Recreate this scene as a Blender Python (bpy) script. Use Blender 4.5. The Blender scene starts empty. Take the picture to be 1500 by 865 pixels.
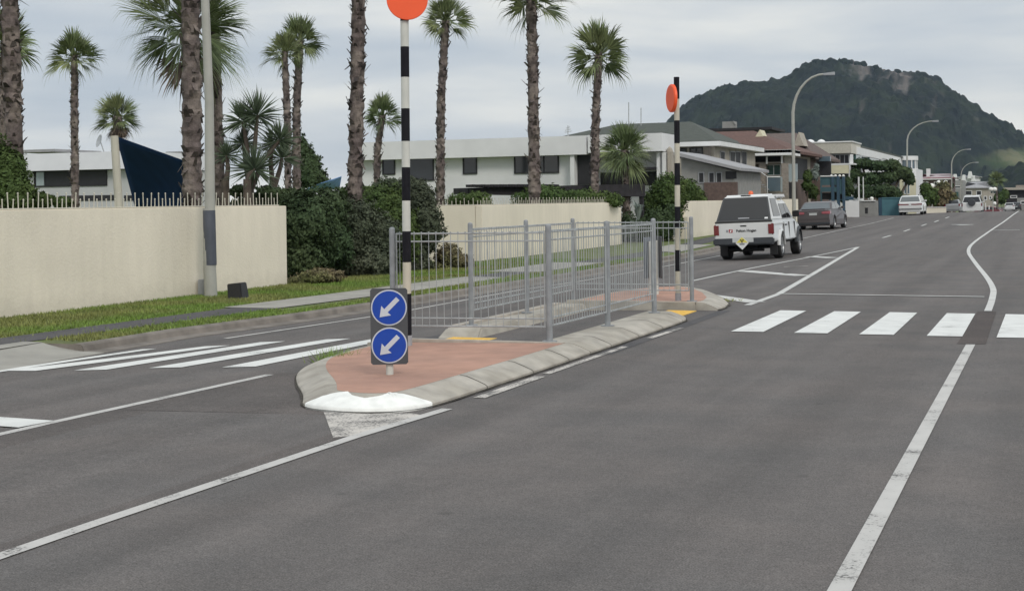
import bpy, bmesh, math, random
import numpy as np
from mathutils import Vector, Matrix, noise
R_ = math.radians
# ------------------------------------------------------------------ camera
# World frame: X = across the road (right +), Y = along the road, Z up; camera stands at the origin, 1.7 m up.
F = 2000.0; ROLL = .013; CX = 750.0; CY = 295.0; EYE = 1.7
TH = math.atan(785 / 2000)
CT, ST = math.cos(TH), math.sin(TH)
sc = bpy.context.scene
cam_d = bpy.data.cameras.new('camera'); cam = bpy.data.objects.new('camera', cam_d)
sc.collection.objects.link(cam); sc.camera = cam
cam.location = (0, 0, EYE); cam.rotation_euler = (R_(90), ROLL, TH)
cam_d.sensor_width = 36; cam_d.lens = F / 1500 * 36
cam_d.shift_y = -137.5 / 1500
cam_d.clip_start = .1; cam_d.clip_end = 20000
# ------------------------------------------------------------------ sky and sun
SUN_EL, SUN_AZ = 38, 136          # degrees; azimuth from +Y towards +X
w = bpy.data.worlds.new('World'); sc.world = w; w.use_nodes = True
nt = w.node_tree; N = nt.nodes; L = nt.links
bg = N['Background']; bg.inputs['Strength'].default_value = .1
sky = N.new('ShaderNodeTexSky'); sky.sky_type = 'NISHITA'; sky.sun_disc = False
sky.sun_elevation = R_(SUN_EL); sky.sun_rotation = R_(SUN_AZ); sky.dust_density = 2
tc = N.new('ShaderNodeTexCoord')
mp = N.new('ShaderNodeMapping'); mp.inputs['Scale'].default_value = (1.0, 1.0, 5.5)
mp.inputs['Rotation'].default_value = (0, R_(4), R_(20))
L.new(tc.outputs['Generated'], mp.inputs['Vector'])
n1 = N.new('ShaderNodeTexNoise'); n1.inputs['Scale'].default_value = 2.9; n1.inputs['Detail'].default_value = 5
n1.inputs['Roughness'].default_value = .5; n1.inputs['Distortion'].default_value = .2
L.new(mp.outputs['Vector'], n1.inputs['Vector'])
cr = N.new('ShaderNodeValToRGB')
e = cr.color_ramp.elements
e[0].position = .33; e[0].color = (.44, .50, .57, 1)
e[1].position = .62; e[1].color = (.78, .785, .755, 1)
m_ = e.new(.47); m_.color = (.575, .615, .65, 1)
L.new(n1.outputs['Fac'], cr.inputs['Fac'])
sep = N.new('ShaderNodeSeparateXYZ'); L.new(tc.outputs['Generated'], sep.inputs[0])
zr = N.new('ShaderNodeMapRange'); zr.inputs['From Min'].default_value = .15; zr.inputs['From Max'].default_value = 1
zr.inputs['To Min'].default_value = 10.5; zr.inputs['To Max'].default_value = 17
L.new(sep.outputs['Z'], zr.inputs['Value'])
sc_ = N.new('ShaderNodeVectorMath'); sc_.operation = 'SCALE'
L.new(cr.outputs['Color'], sc_.inputs[0]); L.new(zr.outputs['Result'], sc_.inputs['Scale'])
mx = N.new('ShaderNodeMix'); mx.data_type = 'RGBA'; mx.inputs['Factor'].default_value = .93
L.new(sky.outputs['Color'], mx.inputs['A']); L.new(sc_.outputs['Vector'], mx.inputs['B'])
L.new(mx.outputs['Result'], bg.inputs['Color'])
sd = bpy.data.lights.new('sun', 'SUN'); sd.energy = 1.3; sd.angle = R_(16); sd.color = (1, .93, .84)
so = bpy.data.objects.new('sun', sd); sc.collection.objects.link(so)
sv = Vector((math.sin(R_(SUN_AZ)) * math.cos(R_(SUN_EL)), math.cos(R_(SUN_AZ)) * math.cos(R_(SUN_EL)), math.sin(R_(SUN_EL))))
so.rotation_euler = sv.to_track_quat('Z', 'Y').to_euler()
sc.view_settings.view_transform = 'Standard'; sc.view_settings.look = 'None'
sc.view_settings.exposure = 0.05; sc.view_settings.gamma = 1
sc.render.engine = 'CYCLES'
sc.cycles.volume_bounces = 0
# ------------------------------------------------------------------ terrain height and unprojection
ZT = [(-80, 0), (45, 0), (60, .05), (80, .2), (98, .4), (110, .46), (118, .36), (132, -.05), (147, -.5), (200, -1.0), (245, -1.2), (400, -1.5), (9000, -1.5)]
def alongz(v):
    for (a, b), (c, d) in zip(ZT, ZT[1:]):
        if v <= c: return b + (d - b) * (v - a) / (c - a)
    return -1.5
def gz(u, v): return alongz(v) - .025 * min(5, max(0, -5.5 - u))
def ray(px, py):
    A = (px - CX) / F; B = -(py - CY) / F; d = 1 + ROLL * ROLL
    return (A + ROLL * B) / d, (B - ROLL * A) / d
def P(px, py, Z):
    a, b = ray(px, py); return Vector(((a * CT - ST) * Z, (a * ST + CT) * Z, EYE + b * Z))
def onV(px, py, v0):
    a, b = ray(px, py); return P(px, py, v0 / (a * ST + CT))
def onU(px, py, u0):
    a, b = ray(px, py); return P(px, py, u0 / (a * CT - ST))
def G(px, py, dz=0):
    f = lambda Z: P(px, py, Z).z - gz(*P(px, py, Z)[:2]) - dz
    lo = hi = 1.0
    while f(hi) > 0 and hi < 400: lo = hi; hi *= 1.05
    for _ in range(40):
        m = (lo + hi) / 2
        if f(m) > 0: lo = m
        else: hi = m
    return P(px, py, hi)
def depth(p): return -p[0] * ST + p[1] * CT
# ------------------------------------------------------------------ materials
MATS = {}
def pm(name, col, rough=.7, var=.12, scale=4, bump=0, bscale=60, metal=0, spec=.5, coat=0, island=0, emis=0, alpha=None, world=False, var2=None):
    if name in MATS: return MATS[name]
    m = bpy.data.materials.new(name); m.use_nodes = True; MATS[name] = m
    n = m.node_tree.nodes; l = m.node_tree.links; b = n['Principled BSDF']
    b.inputs['Roughness'].default_value = rough; b.inputs['Metallic'].default_value = metal
    b.inputs['Specular IOR Level'].default_value = spec; b.inputs['Coat Weight'].default_value = coat
    tc = n.new('ShaderNodeTexCoord')
    src = tc.outputs['Object']
    if world: src = n.new('ShaderNodeNewGeometry').outputs['Position']
    nz = n.new('ShaderNodeTexNoise'); nz.inputs['Scale'].default_value = scale; nz.inputs['Detail'].default_value = 6
    l.new(src, nz.inputs['Vector'])
    mr = n.new('ShaderNodeMapRange'); mr.inputs['From Min'].default_value = .3; mr.inputs['From Max'].default_value = .7
    mr.inputs['To Min'].default_value = 1 - var; mr.inputs['To Max'].default_value = 1 + var
    l.new(nz.outputs['Fac'], mr.inputs['Value'])
    fac = mr.outputs['Result']
    if island:
        g = n.new('ShaderNodeNewGeometry'); r2 = n.new('ShaderNodeMapRange')
        r2.inputs['To Min'].default_value = 1 - island; r2.inputs['To Max'].default_value = 1 + island
        l.new(g.outputs['Random Per Island'], r2.inputs['Value'])
        mu = n.new('ShaderNodeMath'); mu.operation = 'MULTIPLY'; l.new(fac, mu.inputs[0]); l.new(r2.outputs['Result'], mu.inputs[1]); fac = mu.outputs[0]
    s = n.new('ShaderNodeVectorMath'); s.operation = 'SCALE'; s.inputs[0].default_value = col[:3]
    if var2:
        z2 = n.new('ShaderNodeTexNoise'); z2.inputs['Scale'].default_value = scale * .37; z2.inputs['Detail'].default_value = 4
        l.new(src, z2.inputs['Vector'])
        c2 = n.new('ShaderNodeValToRGB'); c2.color_ramp.elements[0].position = .42; c2.color_ramp.elements[1].position = .6
        c2.color_ramp.elements[0].color = (*col[:3], 1); c2.color_ramp.elements[1].color = (*var2, 1)
        l.new(z2.outputs['Fac'], c2.inputs['Fac']); l.new(c2.outputs['Color'], s.inputs[0])
    l.new(fac, s.inputs['Scale']); l.new(s.outputs['Vector'], b.inputs['Base Color'])
    if bump:
        nb = n.new('ShaderNodeTexNoise'); nb.inputs['Scale'].default_value = bscale; nb.inputs['Detail'].default_value = 3
        l.new(src, nb.inputs['Vector'])
        bp = n.new('ShaderNodeBump'); bp.inputs['Strength'].default_value = bump; bp.inputs['Distance'].default_value = .02
        l.new(nb.outputs['Fac'], bp.inputs['Height']); l.new(bp.outputs['Normal'], b.inputs['Normal'])
    return m
def asphalt(name, base, warm, seam=None):
    m = bpy.data.materials.new(name); m.use_nodes = True; MATS[name] = m
    n = m.node_tree.nodes; l = m.node_tree.links; b = n['Principled BSDF']
    b.inputs['Roughness'].default_value = .88; b.inputs['Specular IOR Level'].default_value = .3
    pos = n.new('ShaderNodeNewGeometry').outputs['Position']
    def nz(sc, det=5, stretch=None):
        v = pos
        if stretch:
            mp = n.new('ShaderNodeMapping'); mp.inputs['Scale'].default_value = stretch; l.new(pos, mp.inputs['Vector']); v = mp.outputs['Vector']
        t = n.new('ShaderNodeTexNoise'); t.inputs['Scale'].default_value = sc; t.inputs['Detail'].default_value = det; l.new(v, t.inputs['Vector']); return t.outputs['Fac']
    cr = n.new('ShaderNodeValToRGB'); cr.color_ramp.elements[0].position = .35; cr.color_ramp.elements[1].position = .65
    cr.color_ramp.elements[0].color = (*base, 1); cr.color_ramp.elements[1].color = (*warm, 1)
    l.new(nz(.8, 9), cr.inputs['Fac'])
    def mul(colsock, facsock, lo, hi, a=.3, z=.7):
        mr = n.new('ShaderNodeMapRange'); mr.inputs['From Min'].default_value = a; mr.inputs['From Max'].default_value = z
        mr.inputs['To Min'].default_value = lo; mr.inputs['To Max'].default_value = hi; l.new(facsock, mr.inputs['Value'])
        s = n.new('ShaderNodeVectorMath'); s.operation = 'SCALE'; l.new(colsock, s.inputs[0]); l.new(mr.outputs['Result'], s.inputs['Scale']); return s.outputs['Vector']
    c = mul(cr.outputs['Color'], nz(110, 2), .58, 1.42)            # stone chips
    c = mul(c, nz(1.6, 5), .93, 1.07)
    c = mul(c, nz(1, 5, (1.6, .06, 1)), .80, 1.12)                 # long wheel tracks
    c = mul(c, nz(34, 4), .84, 1.15)
    c = mul(c, nz(9, 6), .93, 1.06)
    # oil spots
    vo = n.new('ShaderNodeTexVoronoi'); vo.inputs['Scale'].default_value = 1.1; l.new(pos, vo.inputs['Vector'])
    c = mul(c, vo.outputs['Distance'], .78, 1.0, .02, .06)
    l.new(c, b.inputs['Base Color'])
    bp = n.new('ShaderNodeBump'); bp.inputs['Strength'].default_value = .5; bp.inputs['Distance'].default_value = .008
    l.new(nz(110, 2), bp.inputs['Height']); l.new(bp.outputs['Normal'], b.inputs['Normal'])
    return m
def paint_mat(name, wear, col=(.68, .69, .67)):
    m = bpy.data.materials.new(name); m.use_nodes = True; MATS[name] = m
    n = m.node_tree.nodes; l = m.node_tree.links; b = n['Principled BSDF']; b.inputs['Roughness'].default_value = .7
    pos = n.new('ShaderNodeNewGeometry').outputs['Position']
    a = n.new('ShaderNodeTexNoise'); a.inputs['Scale'].default_value = 45; a.inputs['Detail'].default_value = 6; a.inputs['Roughness'].default_value = .75; l.new(pos, a.inputs['Vector'])
    a2 = n.new('ShaderNodeTexNoise'); a2.inputs['Scale'].default_value = 3; a2.inputs['Detail'].default_value = 3; l.new(pos, a2.inputs['Vector'])
    ad = n.new('ShaderNodeMath'); ad.operation = 'MULTIPLY_ADD'; ad.inputs[1].default_value = .6; l.new(a2.outputs['Fac'], ad.inputs[0]); l.new(a.outputs['Fac'], ad.inputs[2])
    cr = n.new('ShaderNodeValToRGB'); cr.color_ramp.elements[0].position = wear; cr.color_ramp.elements[1].position = wear + .09
    cr.color_ramp.elements[0].color = (.13, .125, .12, 1); cr.color_ramp.elements[1].color = (*col, 1)
    l.new(ad.outputs[0], cr.inputs['Fac'])
    c3 = n.new('ShaderNodeMapRange'); c3.inputs['From Min'].default_value = .3; c3.inputs['From Max'].default_value = .7; c3.inputs['To Min'].default_value = .88; c3.inputs['To Max'].default_value = 1.06
    l.new(a2.outputs['Fac'], c3.inputs['Value'])
    s = n.new('ShaderNodeVectorMath'); s.operation = 'SCALE'; l.new(cr.outputs['Color'], s.inputs[0]); l.new(c3.outputs['Result'], s.inputs['Scale'])
    l.new(s.outputs['Vector'], b.inputs['Base Color'])
    return m
def glass(name, col=(.02, .024, .028), rough=.06): return pm(name, col, rough, .1, 2, spec=.7)
M = dict(
 road=asphalt('asphalt', (.122, .115, .112), (.136, .123, .117)),
 ridge=pm('ridge_bush', (.014, .022, .015), .95, .3, .1, world=True, spec=.05),
 greyb=pm('pale_board_back', (.12, .14, .17), .6, .15, 6), offwhite=pm('greyish_white_render', (.50, .51, .52), .85, .05, 1.2, world=True),  # offwhite: a greyer white for the far-left house
 dirt=pm('gutter_dirt', (.055, .048, .038), .95, .4, 9, world=True),
 path=asphalt('path_asphalt', (.085, .083, .088), (.10, .096, .098)),
 median=asphalt('median_asphalt', (.108, .098, .094), (.122, .108, .102)),
 patch=asphalt('dark_patch', (.078, .066, .063), (.09, .075, .07)),
 paint=paint_mat('road_paint', .55), paint_worn=paint_mat('worn_paint', .63, (.50, .49, .47)), paint_line=paint_mat('lane_paint', .56, (.56, .56, .54)), paint_old=paint_mat('old_paint', .735, (.52, .49, .45)),
 conc=pm('concrete', (.40, .375, .33), .9, .2, 4, .4, 60, world=True, var2=(.34, .315, .27)),
 kerbc=pm('kerb_concrete', (.185, .165, .145), .9, .3, 3.5, .4, 80, world=True),
 slab=pm('pale_concrete', (.31, .30, .27), .9, .15, 2, .2, 60, world=True),
 white_kerb=pm('white_kerb_paint', (.80, .81, .78), .7, .10, 9, .15, 40, world=True),
 terra=pm('terracotta_surface', (.44, .255, .19), .85, .12, 3.5, .5, 90, world=True, var2=(.39, .23, .175)),
 grassg=pm('grass_ground', (.105, .15, .035), .95, .3, 2.2, .5, 60, world=True, var2=(.12, .13, .055)),
 blade=pm('grass_blade', (.14, .225, .035), .7, .2, 1.2, island=.35, world=True, var2=(.19, .205, .06)),
 cream=pm('cream_render', (.78, .72, .605), .9, .06, .8, .3, 25, world=True, var2=(.75, .695, .58)),
 white=pm('white_render', (.70, .71, .72), .85, .05, 1.2, .1, 40, world=True),
 white2=pm('white_trim', (.72, .73, .73), .6, .05, 2),
 greywall=pm('grey_weatherboard', (.26, .26, .25), .8, .12, 3, world=True),
 beige=pm('beige_cladding', (.36, .33, .28), .8, .12, 3),
 tan=pm('tan_stone', (.27, .24, .21), .9, .2, 6),
 brown=pm('brown_brick', (.12, .085, .075), .9, .2, 8),
 brick=pm('red_brick', (.25, .10, .08), .9, .2, 8),
 rooft=pm('red_brown_tile', (.115, .062, .050), .85, .25, 5, .5, 30),
 roofb=pm('brown_tile', (.115, .085, .075), .85, .2, 5, .5, 30),
 roofg=pm('grey_green_roof', (.065, .075, .065), .85, .15, 3),
 roofl=pm('grey_sheet_roof', (.30, .30, .31), .7, .1, 3),
 corr=pm('cream_corrugated', (.56, .54, .48), .7, .08, 6),
 yellowp=pm('pale_yellow_render', (.60, .57, .42), .8, .06, 3),
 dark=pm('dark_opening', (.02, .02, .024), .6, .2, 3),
 darkw=pm('dark_timber', (.022, .02, .024), .8, .3, 5),
 glass=glass('window_glass'), gglass=pm('green_glass', (.05, .11, .10), .1, .1, 2, spec=.7), bglass=pm('blue_glass', (.10, .14, .17), .1, .1, 2, spec=.7),
 paleglass=pm('pale_glass', (.32, .38, .40), .15, .1, 2),
 galv=pm('galvanised_steel', (.37, .39, .40), .5, .16, 9, metal=.15),
 galv2=pm('dull_galvanised_tube', (.27, .285, .30), .55, .16, 9, metal=.15),
 lampp=pm('lamp_pole_paint', (.36, .36, .33), .6, .1, 3),
 lampd=pm('dark_steel_sleeve', (.09, .10, .125), .5, .15, 3, metal=.3),
 blackp=pm('black_pole_paint', (.012, .012, .016), .7, .2, 8, spec=.15), whitep=pm('white_pole_paint', (.56, .57, .53), .5, .08, 5),
 creamp=pm('aged_white_pole_paint', (.50, .47, .39), .5, .08, 5), greyp=pm('grey_sleeve', (.32, .33, .35), .6, .1, 5),
 orange=pm('orange_disc', (.90, .105, .025), .45, .04, 3), blue=pm('sign_blue', (.008, .055, .36), .35, .06, 6),
 signw=pm('sign_white', (.55, .57, .62), .4, .05, 6), signg=pm('sign_grey_board', (.065, .068, .075), .6, .12, 8),
 yellow=pm('tactile_yellow', (.72, .46, .10), .8, .1, 8), mortar=pm('pale_edge', (.42, .38, .33), .9, .15, 8),
 trunk=pm('palm_trunk', (.085, .068, .064), .95, .45, 6, .9, 22, island=.55, var2=(.15, .125, .11)),
 bark=pm('bark', (.10, .08, .065), .95, .3, 6, .5, 30),
 palebark=pm('pale_bark', (.26, .23, .20), .95, .3, 6, .5, 30),
 palm=pm('palm_leaf', (.13, .175, .08), .65, .2, .8, island=.45, spec=.3, var2=(.18, .205, .09)),
 palmy=pm('palm_leaf_old', (.16, .15, .06), .7, .2, 1, island=.4),
 dead=pm('dead_frond', (.17, .13, .10), .9, .25, 2, island=.35),
 cordy=pm('sword_leaf', (.085, .12, .07), .55, .2, 1, island=.4),
 sh1=pm('dark_shrub_leaf', (.052, .084, .040), .8, .25, .7, island=.3, spec=.15, var2=(.066, .09, .042)),
 sh2=pm('grey_shrub_leaf', (.066, .084, .053), .85, .25, .8, island=.3, spec=.15, var2=(.09, .10, .068)),
 sh3=pm('green_shrub_leaf', (.060, .098, .032), .8, .25, .8, island=.25, spec=.15, var2=(.085, .12, .038)),
 sh4=pm('dry_plant_leaf', (.15, .12, .065), .8, .3, 1.5, island=.5, var2=(.10, .11, .04)),
 flax=pm('yellow_flax_leaf', (.26, .27, .07), .7, .2, 1.5, island=.35),
 greyleaf=pm('silver_agave_leaf', (.20, .24, .22), .7, .2, 1.5, island=.3),
 navy=pm('navy_sailcloth', (.012, .032, .08), 1, .12, 1.2, spec=.05), sailb=pm('blue_sailcloth', (.20, .38, .72), .8, .15, 1.2),
 teald=pm('dark_teal_paint', (.04, .095, .115), .7, .12, 2), teal=pm('teal_paint', (.065, .165, .20), .7, .12, 2), tealb=pm('dull_blue_paint', (.03, .07, .11), .7, .12, 2),
 rubber=pm('tyre_rubber', (.018, .018, .019), .85, .2, 9), rim=pm('alloy', (.34, .35, .36), .35, .08, 9, metal=.7), under=pm('underbody', (.010, .010, .011), .8, .2, 5),
 carw=pm('white_car_paint', (.66, .67, .67), .28, .03, 2, coat=.6), carbr=pm('bronze_grey_car_paint', (.085, .075, .078), .4, .05, 2, metal=.0, coat=.25),
 cars=pm('silver_car_paint', (.36, .37, .38), .3, .04, 2, metal=.4, coat=.6), carr=pm('red_car_paint', (.16, .018, .025), .3, .04, 2, coat=.6),
 card=pm('dark_car_paint', (.025, .027, .03), .3, .04, 2, coat=.6), cargl=pm('car_glass', (.020, .021, .023), .06, .08, 1.5, spec=.55), cargl2=pm('pale_car_glass', (.11, .125, .13), .08, .08, 1.5, spec=.8),
 bump_=pm('grey_plastic', (.045, .05, .058), .6, .12, 5), tail=pm('tail_lamp_red', (.16, .012, .02), .2, .1, 6, coat=.8),
 taill=pm('tail_lamp_clear', (.36, .10, .12), .2, .1, 6, coat=.8), plate=pm('number_plate', (.50, .52, .52), .5, .05, 6), ink=pm('black_lettering', (.012, .012, .014), .6, .05, 6),
 inkr=pm('red_mark', (.35, .03, .04), .5, .05, 6), amber=pm('amber_beacon', (.75, .13, .04), .25, .1, 6), placy=pm('placard_yellow', (.70, .62, .13), .5, .05, 6),
 globe=pm('white_globe', (.80, .80, .76), .4, .03, 3), post=pm('cream_post', (.50, .48, .41), .8, .08, 2),
 redc=pm('red_cloth', (.30, .06, .05), .8, .15, 3), box=pm('black_plastic', (.016, .016, .018), .5, .2, 4))
def weather(m):
    n = m.node_tree.nodes; l = m.node_tree.links; b = n['Principled BSDF']; src = b.inputs['Base Color'].links[0].from_socket
    g = n.new('ShaderNodeNewGeometry'); mp = n.new('ShaderNodeMapping'); mp.inputs['Scale'].default_value = (3.2, 3.2, .35); l.new(g.outputs['Position'], mp.inputs['Vector'])
    t = n.new('ShaderNodeTexNoise'); t.inputs['Scale'].default_value = 1.6; t.inputs['Detail'].default_value = 5; l.new(mp.outputs['Vector'], t.inputs['Vector'])
    r = n.new('ShaderNodeMapRange'); r.inputs['From Min'].default_value = .3; r.inputs['From Max'].default_value = .62; r.inputs['To Min'].default_value = .95; r.inputs['To Max'].default_value = 1.0; l.new(t.outputs['Fac'], r.inputs['Value'])
    sp = n.new('ShaderNodeSeparateXYZ'); l.new(g.outputs['Position'], sp.inputs[0])
    t2 = n.new('ShaderNodeTexNoise'); t2.inputs['Scale'].default_value = 5; t2.inputs['Detail'].default_value = 6; l.new(g.outputs['Position'], t2.inputs['Vector'])
    a = n.new('ShaderNodeMath'); a.operation = 'MULTIPLY_ADD'; a.inputs[1].default_value = -.55; l.new(t2.outputs['Fac'], a.inputs[0]); l.new(sp.outputs['Z'], a.inputs[2])
    r2 = n.new('ShaderNodeMapRange'); r2.inputs['From Min'].default_value = -.28; r2.inputs['From Max'].default_value = .02; r2.inputs['To Min'].default_value = .88; r2.inputs['To Max'].default_value = 1; l.new(a.outputs[0], r2.inputs['Value'])
    mu = n.new('ShaderNodeMath'); mu.operation = 'MULTIPLY'; l.new(r.outputs['Result'], mu.inputs[0]); l.new(r2.outputs['Result'], mu.inputs[1])
    s = n.new('ShaderNodeVectorMath'); s.operation = 'SCALE'; l.new(src, s.inputs[0]); l.new(mu.outputs[0], s.inputs['Scale']); l.new(s.outputs['Vector'], b.inputs['Base Color'])
weather(M['cream'])
# ------------------------------------------------------------------ mesh collecting
class MB:
    def __init__(s): s.v = []; s.f = []
    def add(s, vs, fs):
        o = len(s.v); s.v += [tuple(q) for q in vs]; s.f += [tuple(i + o for i in f) for f in fs]; return s
    def box(s, a, b):
        x0, x1 = sorted((a[0], b[0])); y0, y1 = sorted((a[1], b[1])); z0, z1 = sorted((a[2], b[2]))
        return s.add([(x0, y0, z0), (x1, y0, z0), (x1, y1, z0), (x0, y1, z0), (x0, y0, z1), (x1, y0, z1), (x1, y1, z1), (x0, y1, z1)],
                     [(0, 3, 2, 1), (4, 5, 6, 7), (0, 1, 5, 4), (1, 2, 6, 5), (2, 3, 7, 6), (3, 0, 4, 7)])
    def hexa(s, bot, top):   # two rings of equal count
        n = len(bot)
        return s.add(list(bot) + list(top), [tuple(reversed(range(n))), tuple(range(n, 2 * n))] + [(i, (i + 1) % n, (i + 1) % n + n, i + n) for i in range(n)])
    def quad(s, *p): return s.add(p, [tuple(range(len(p)))])
    def tube(s, pts, rad, n=8, cap=True):
        pts = [Vector(p) for p in pts]
        if not hasattr(rad, '__len__'): rad = [rad] * len(pts)
        o = len(s.v); ref = None
        for i, p in enumerate(pts):
            t = (pts[min(i + 1, len(pts) - 1)] - pts[max(i - 1, 0)]).normalized()
            if ref is None: ref = Vector((1, 0, 0)) if abs(t.x) < .9 else Vector((0, 1, 0))
            a = (ref - t * ref.dot(t)).normalized(); b = t.cross(a); ref = a
            for k in range(n):
                an = 2 * math.pi * k / n; s.v.append(tuple(p + (a * math.cos(an) + b * math.sin(an)) * rad[i]))
        for i in range(len(pts) - 1):
            for k in range(n):
                s.f.append((o + i * n + k, o + i * n + (k + 1) % n, o + (i + 1) * n + (k + 1) % n, o + (i + 1) * n + k))
        if cap: s.f.append(tuple(o + k for k in reversed(range(n)))); s.f.append(tuple(o + (len(pts) - 1) * n + k for k in range(n)))
        return s
    def lathe(s, c, axis, prof, n=20):   # prof: (dist along axis, radius)
        ax = Vector(axis).normalized(); c = Vector(c)
        ref = Vector((0, 0, 1)) if abs(ax.z) < .9 else Vector((1, 0, 0)); a = (ref - ax * ref.dot(ax)).normalized(); b = ax.cross(a); o = len(s.v)
        for d, r in prof:
            for k in range(n):
                an = 2 * math.pi * k / n; s.v.append(tuple(c + ax * d + (a * math.cos(an) + b * math.sin(an)) * max(r, 1e-4)))
        for i in range(len(prof) - 1):
            for k in range(n): s.f.append((o + i * n + k, o + i * n + (k + 1) % n, o + (i + 1) * n + (k + 1) % n, o + (i + 1) * n + k))
        s.f.append(tuple(o + k for k in reversed(range(n)))); s.f.append(tuple(o + (len(prof) - 1) * n + k for k in range(n)))
        return s
    def build(s, name, mat, parent=None, smooth=False, bevel=0):
        me = bpy.data.meshes.new(name)
        base = Vector((0, 0, 0))
        if parent is not None: base = Vector(parent.get('_o', (0, 0, 0)))
        me.from_pydata([(q[0] - base.x, q[1] - base.y, q[2] - base.z) for q in s.v], [], s.f)
        if bevel:
            bm = bmesh.new(); bm.from_mesh(me); bmesh.ops.recalc_face_normals(bm, faces=bm.faces)
            bmesh.ops.bevel(bm, geom=[e for e in bm.edges if e.calc_face_angle(0) > .5], offset=bevel, segments=2, affect='EDGES', clamp_overlap=True)
            bm.to_mesh(me); bm.free()
        if smooth: me.shade_smooth()
        me.materials.append(M[mat] if isinstance(mat, str) else mat)
        me.update()
        o = bpy.data.objects.new(name, me); sc.collection.objects.link(o)
        if parent is not None: o.parent = parent; o['_o'] = tuple(base)
        return o
def tag(o, label=None, cat=None, group=None, kind=None):
    if label: o['label'] = label
    if cat: o['category'] = cat
    if group: o['group'] = group
    if kind: o['kind'] = kind
    return o
def root(name, loc, label, cat, group=None, local=False):
    o = bpy.data.objects.new(name, None); sc.collection.objects.link(o); o.location = loc; o.empty_display_size = .3
    if not local: o['_o'] = tuple(loc)
    return tag(o, label, cat, group)
def struct(name, mb, mat, smooth=False):
    o = mb.build(name, mat, None, smooth); o['kind'] = 'structure'; return o
def newell(vs):
    return Vector(vs)
# ------------------------------------------------------------------ ground, road, paths
UK = [-400, -150, -60, -40, -30, -24, -20]
def sheet(us, vs, dz):
    mb = MB(); rows = []
    for v in vs:
        for u in us: mb.v.append((u, v, gz(u, v) + (dz(u, v) if callable(dz) else dz)))
    n = len(us)
    for j in range(len(vs) - 1):
        for i in range(n - 1): mb.f.append((j * n + i, j * n + i + 1, (j + 1) * n + i + 1, (j + 1) * n + i))
    return mb
VS = sorted(set([-80, -40, 0, 15, 30, 45, 60, 70, 80, 90, 98, 104, 110, 114, 118, 125, 132, 140, 147, 160, 180, 200, 245, 320, 400]))
struct('ground', sheet([-3000, -400, -100, -40, -15, -10.5, -5.5, 0, 6, 12, 60, 400, 3000], VS[:-1] + [400, 1000, 2500, 8000], -.12), 'grassg')
KERB = [(-80, -11.3), (12, -11.3), (16, -11.35), (19, -11.0), (25, -10.75), (32, -10.6), (40, -10.7), (48, -11.0), (58, -12.1), (66, -13.0), (80, -13.3), (400, -13.3)]
def kerbu(v):
    for (a, b), (c, d) in zip(KERB, KERB[1:]):
        if v <= c: return b + (d - b) * (v - a) / (c - a)
    return KERB[-1][1]
rv = sorted(set(VS + [10, 12, 14, 16, 19, 22, 25, 28, 32, 36, 40, 44, 48, 53, 58, 62, 66, 73] + list(range(150, 400, 25))))
def ribbon(rv, fu0, fu1, z, n=1):
    mb = MB()
    for v in rv:
        a, b = fu0(v), fu1(v)
        for i in range(n + 1):
            u = a + (b - a) * i / n; mb.v.append((u, v, gz(u, v) + z))
    for j in range(len(rv) - 1):
        for i in range(n): mb.f.append((j * (n + 1) + i, j * (n + 1) + i + 1, (j + 1) * (n + 1) + i + 1, (j + 1) * (n + 1) + i))
    return mb
# road in strips whose edges fall on the camber's break lines
road = MB()
for lo, hi in ((lambda v: kerbu(v), lambda v: -10.5), (lambda v: -10.5, lambda v: -5.5), (lambda v: -5.5, lambda v: 7.0)):
    r = ribbon(rv, lo, hi, 0); road.add(r.v, r.f)
struct('road', road, 'road')
# kerb and channel, left side
def sweep(fu, prof, vv):
    mb = MB(); n = len(prof)
    for v in vv:
        for du, dz in prof: mb.v.append((fu(v) + du, v, gz(fu(v), v) + dz))
    for j in range(len(vv) - 1):
        for i in range(n - 1): mb.f.append((j * n + i, j * n + i + 1, (j + 1) * n + i + 1, (j + 1) * n + i))
    return mb
fine = sorted(set([v for v in rv if 13.9 < v] + [14]))
struct('kerb', sweep(kerbu, [(-.16, .10), (-.12, .105), (-.03, .10), (0, .08), (.03, .012), (.33, .008), (.33, -.03)], [14] + fine[1:]), 'kerbc')
struct('kerb', sweep(kerbu, [(-.66, .1145), (-.35, .055), (-.02, .016), (.33, .008), (.33, -.03)], [-80, 0, 8, 10, 12, 13, 14]), 'slab')
mb = MB(); pr_ = [(-.16, .10), (-.12, .105), (-.03, .10), (0, .08), (.03, .012)]; ku_ = kerbu(14); g_ = gz(ku_, 14)
mb.quad(*([(ku_ + a, 13.995, g_ + z) for a, z in pr_] + [(ku_ + .03, 13.995, g_ - .03), (ku_ - .70, 13.995, g_ - .03), (ku_ - .70, 13.995, g_ + .10)])); struct('kerb', mb, 'kerbc')
PU = [(-80, -12.95, -12.3), (14, -12.95, -12.25), (20, -12.75, -11.9), (27, -12.45, -11.6), (40, -12.4, -11.5), (48, -12.7, -11.9), (58, -13.8, -12.9), (66, -14.3, -13.5)]
def pint(k):
    def f(v):
        for a, c in zip(PU, PU[1:]):
            if v <= c[0]: return a[k] + (c[k] - a[k]) * (v - a[0]) / (c[0] - a[0])
        return PU[-1][k]
    return f
vg = [v for v in rv if v <= 66]
struct('verge', ribbon(sorted(rv + [13.99]), lambda v: -40, lambda v: kerbu(v) - .16 if v > 13.995 else -12.2, .098, 6), 'grassg')
fp = ribbon(vg, pint(1), pint(2), .106, 1); struct('footpath', fp, 'path')
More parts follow.
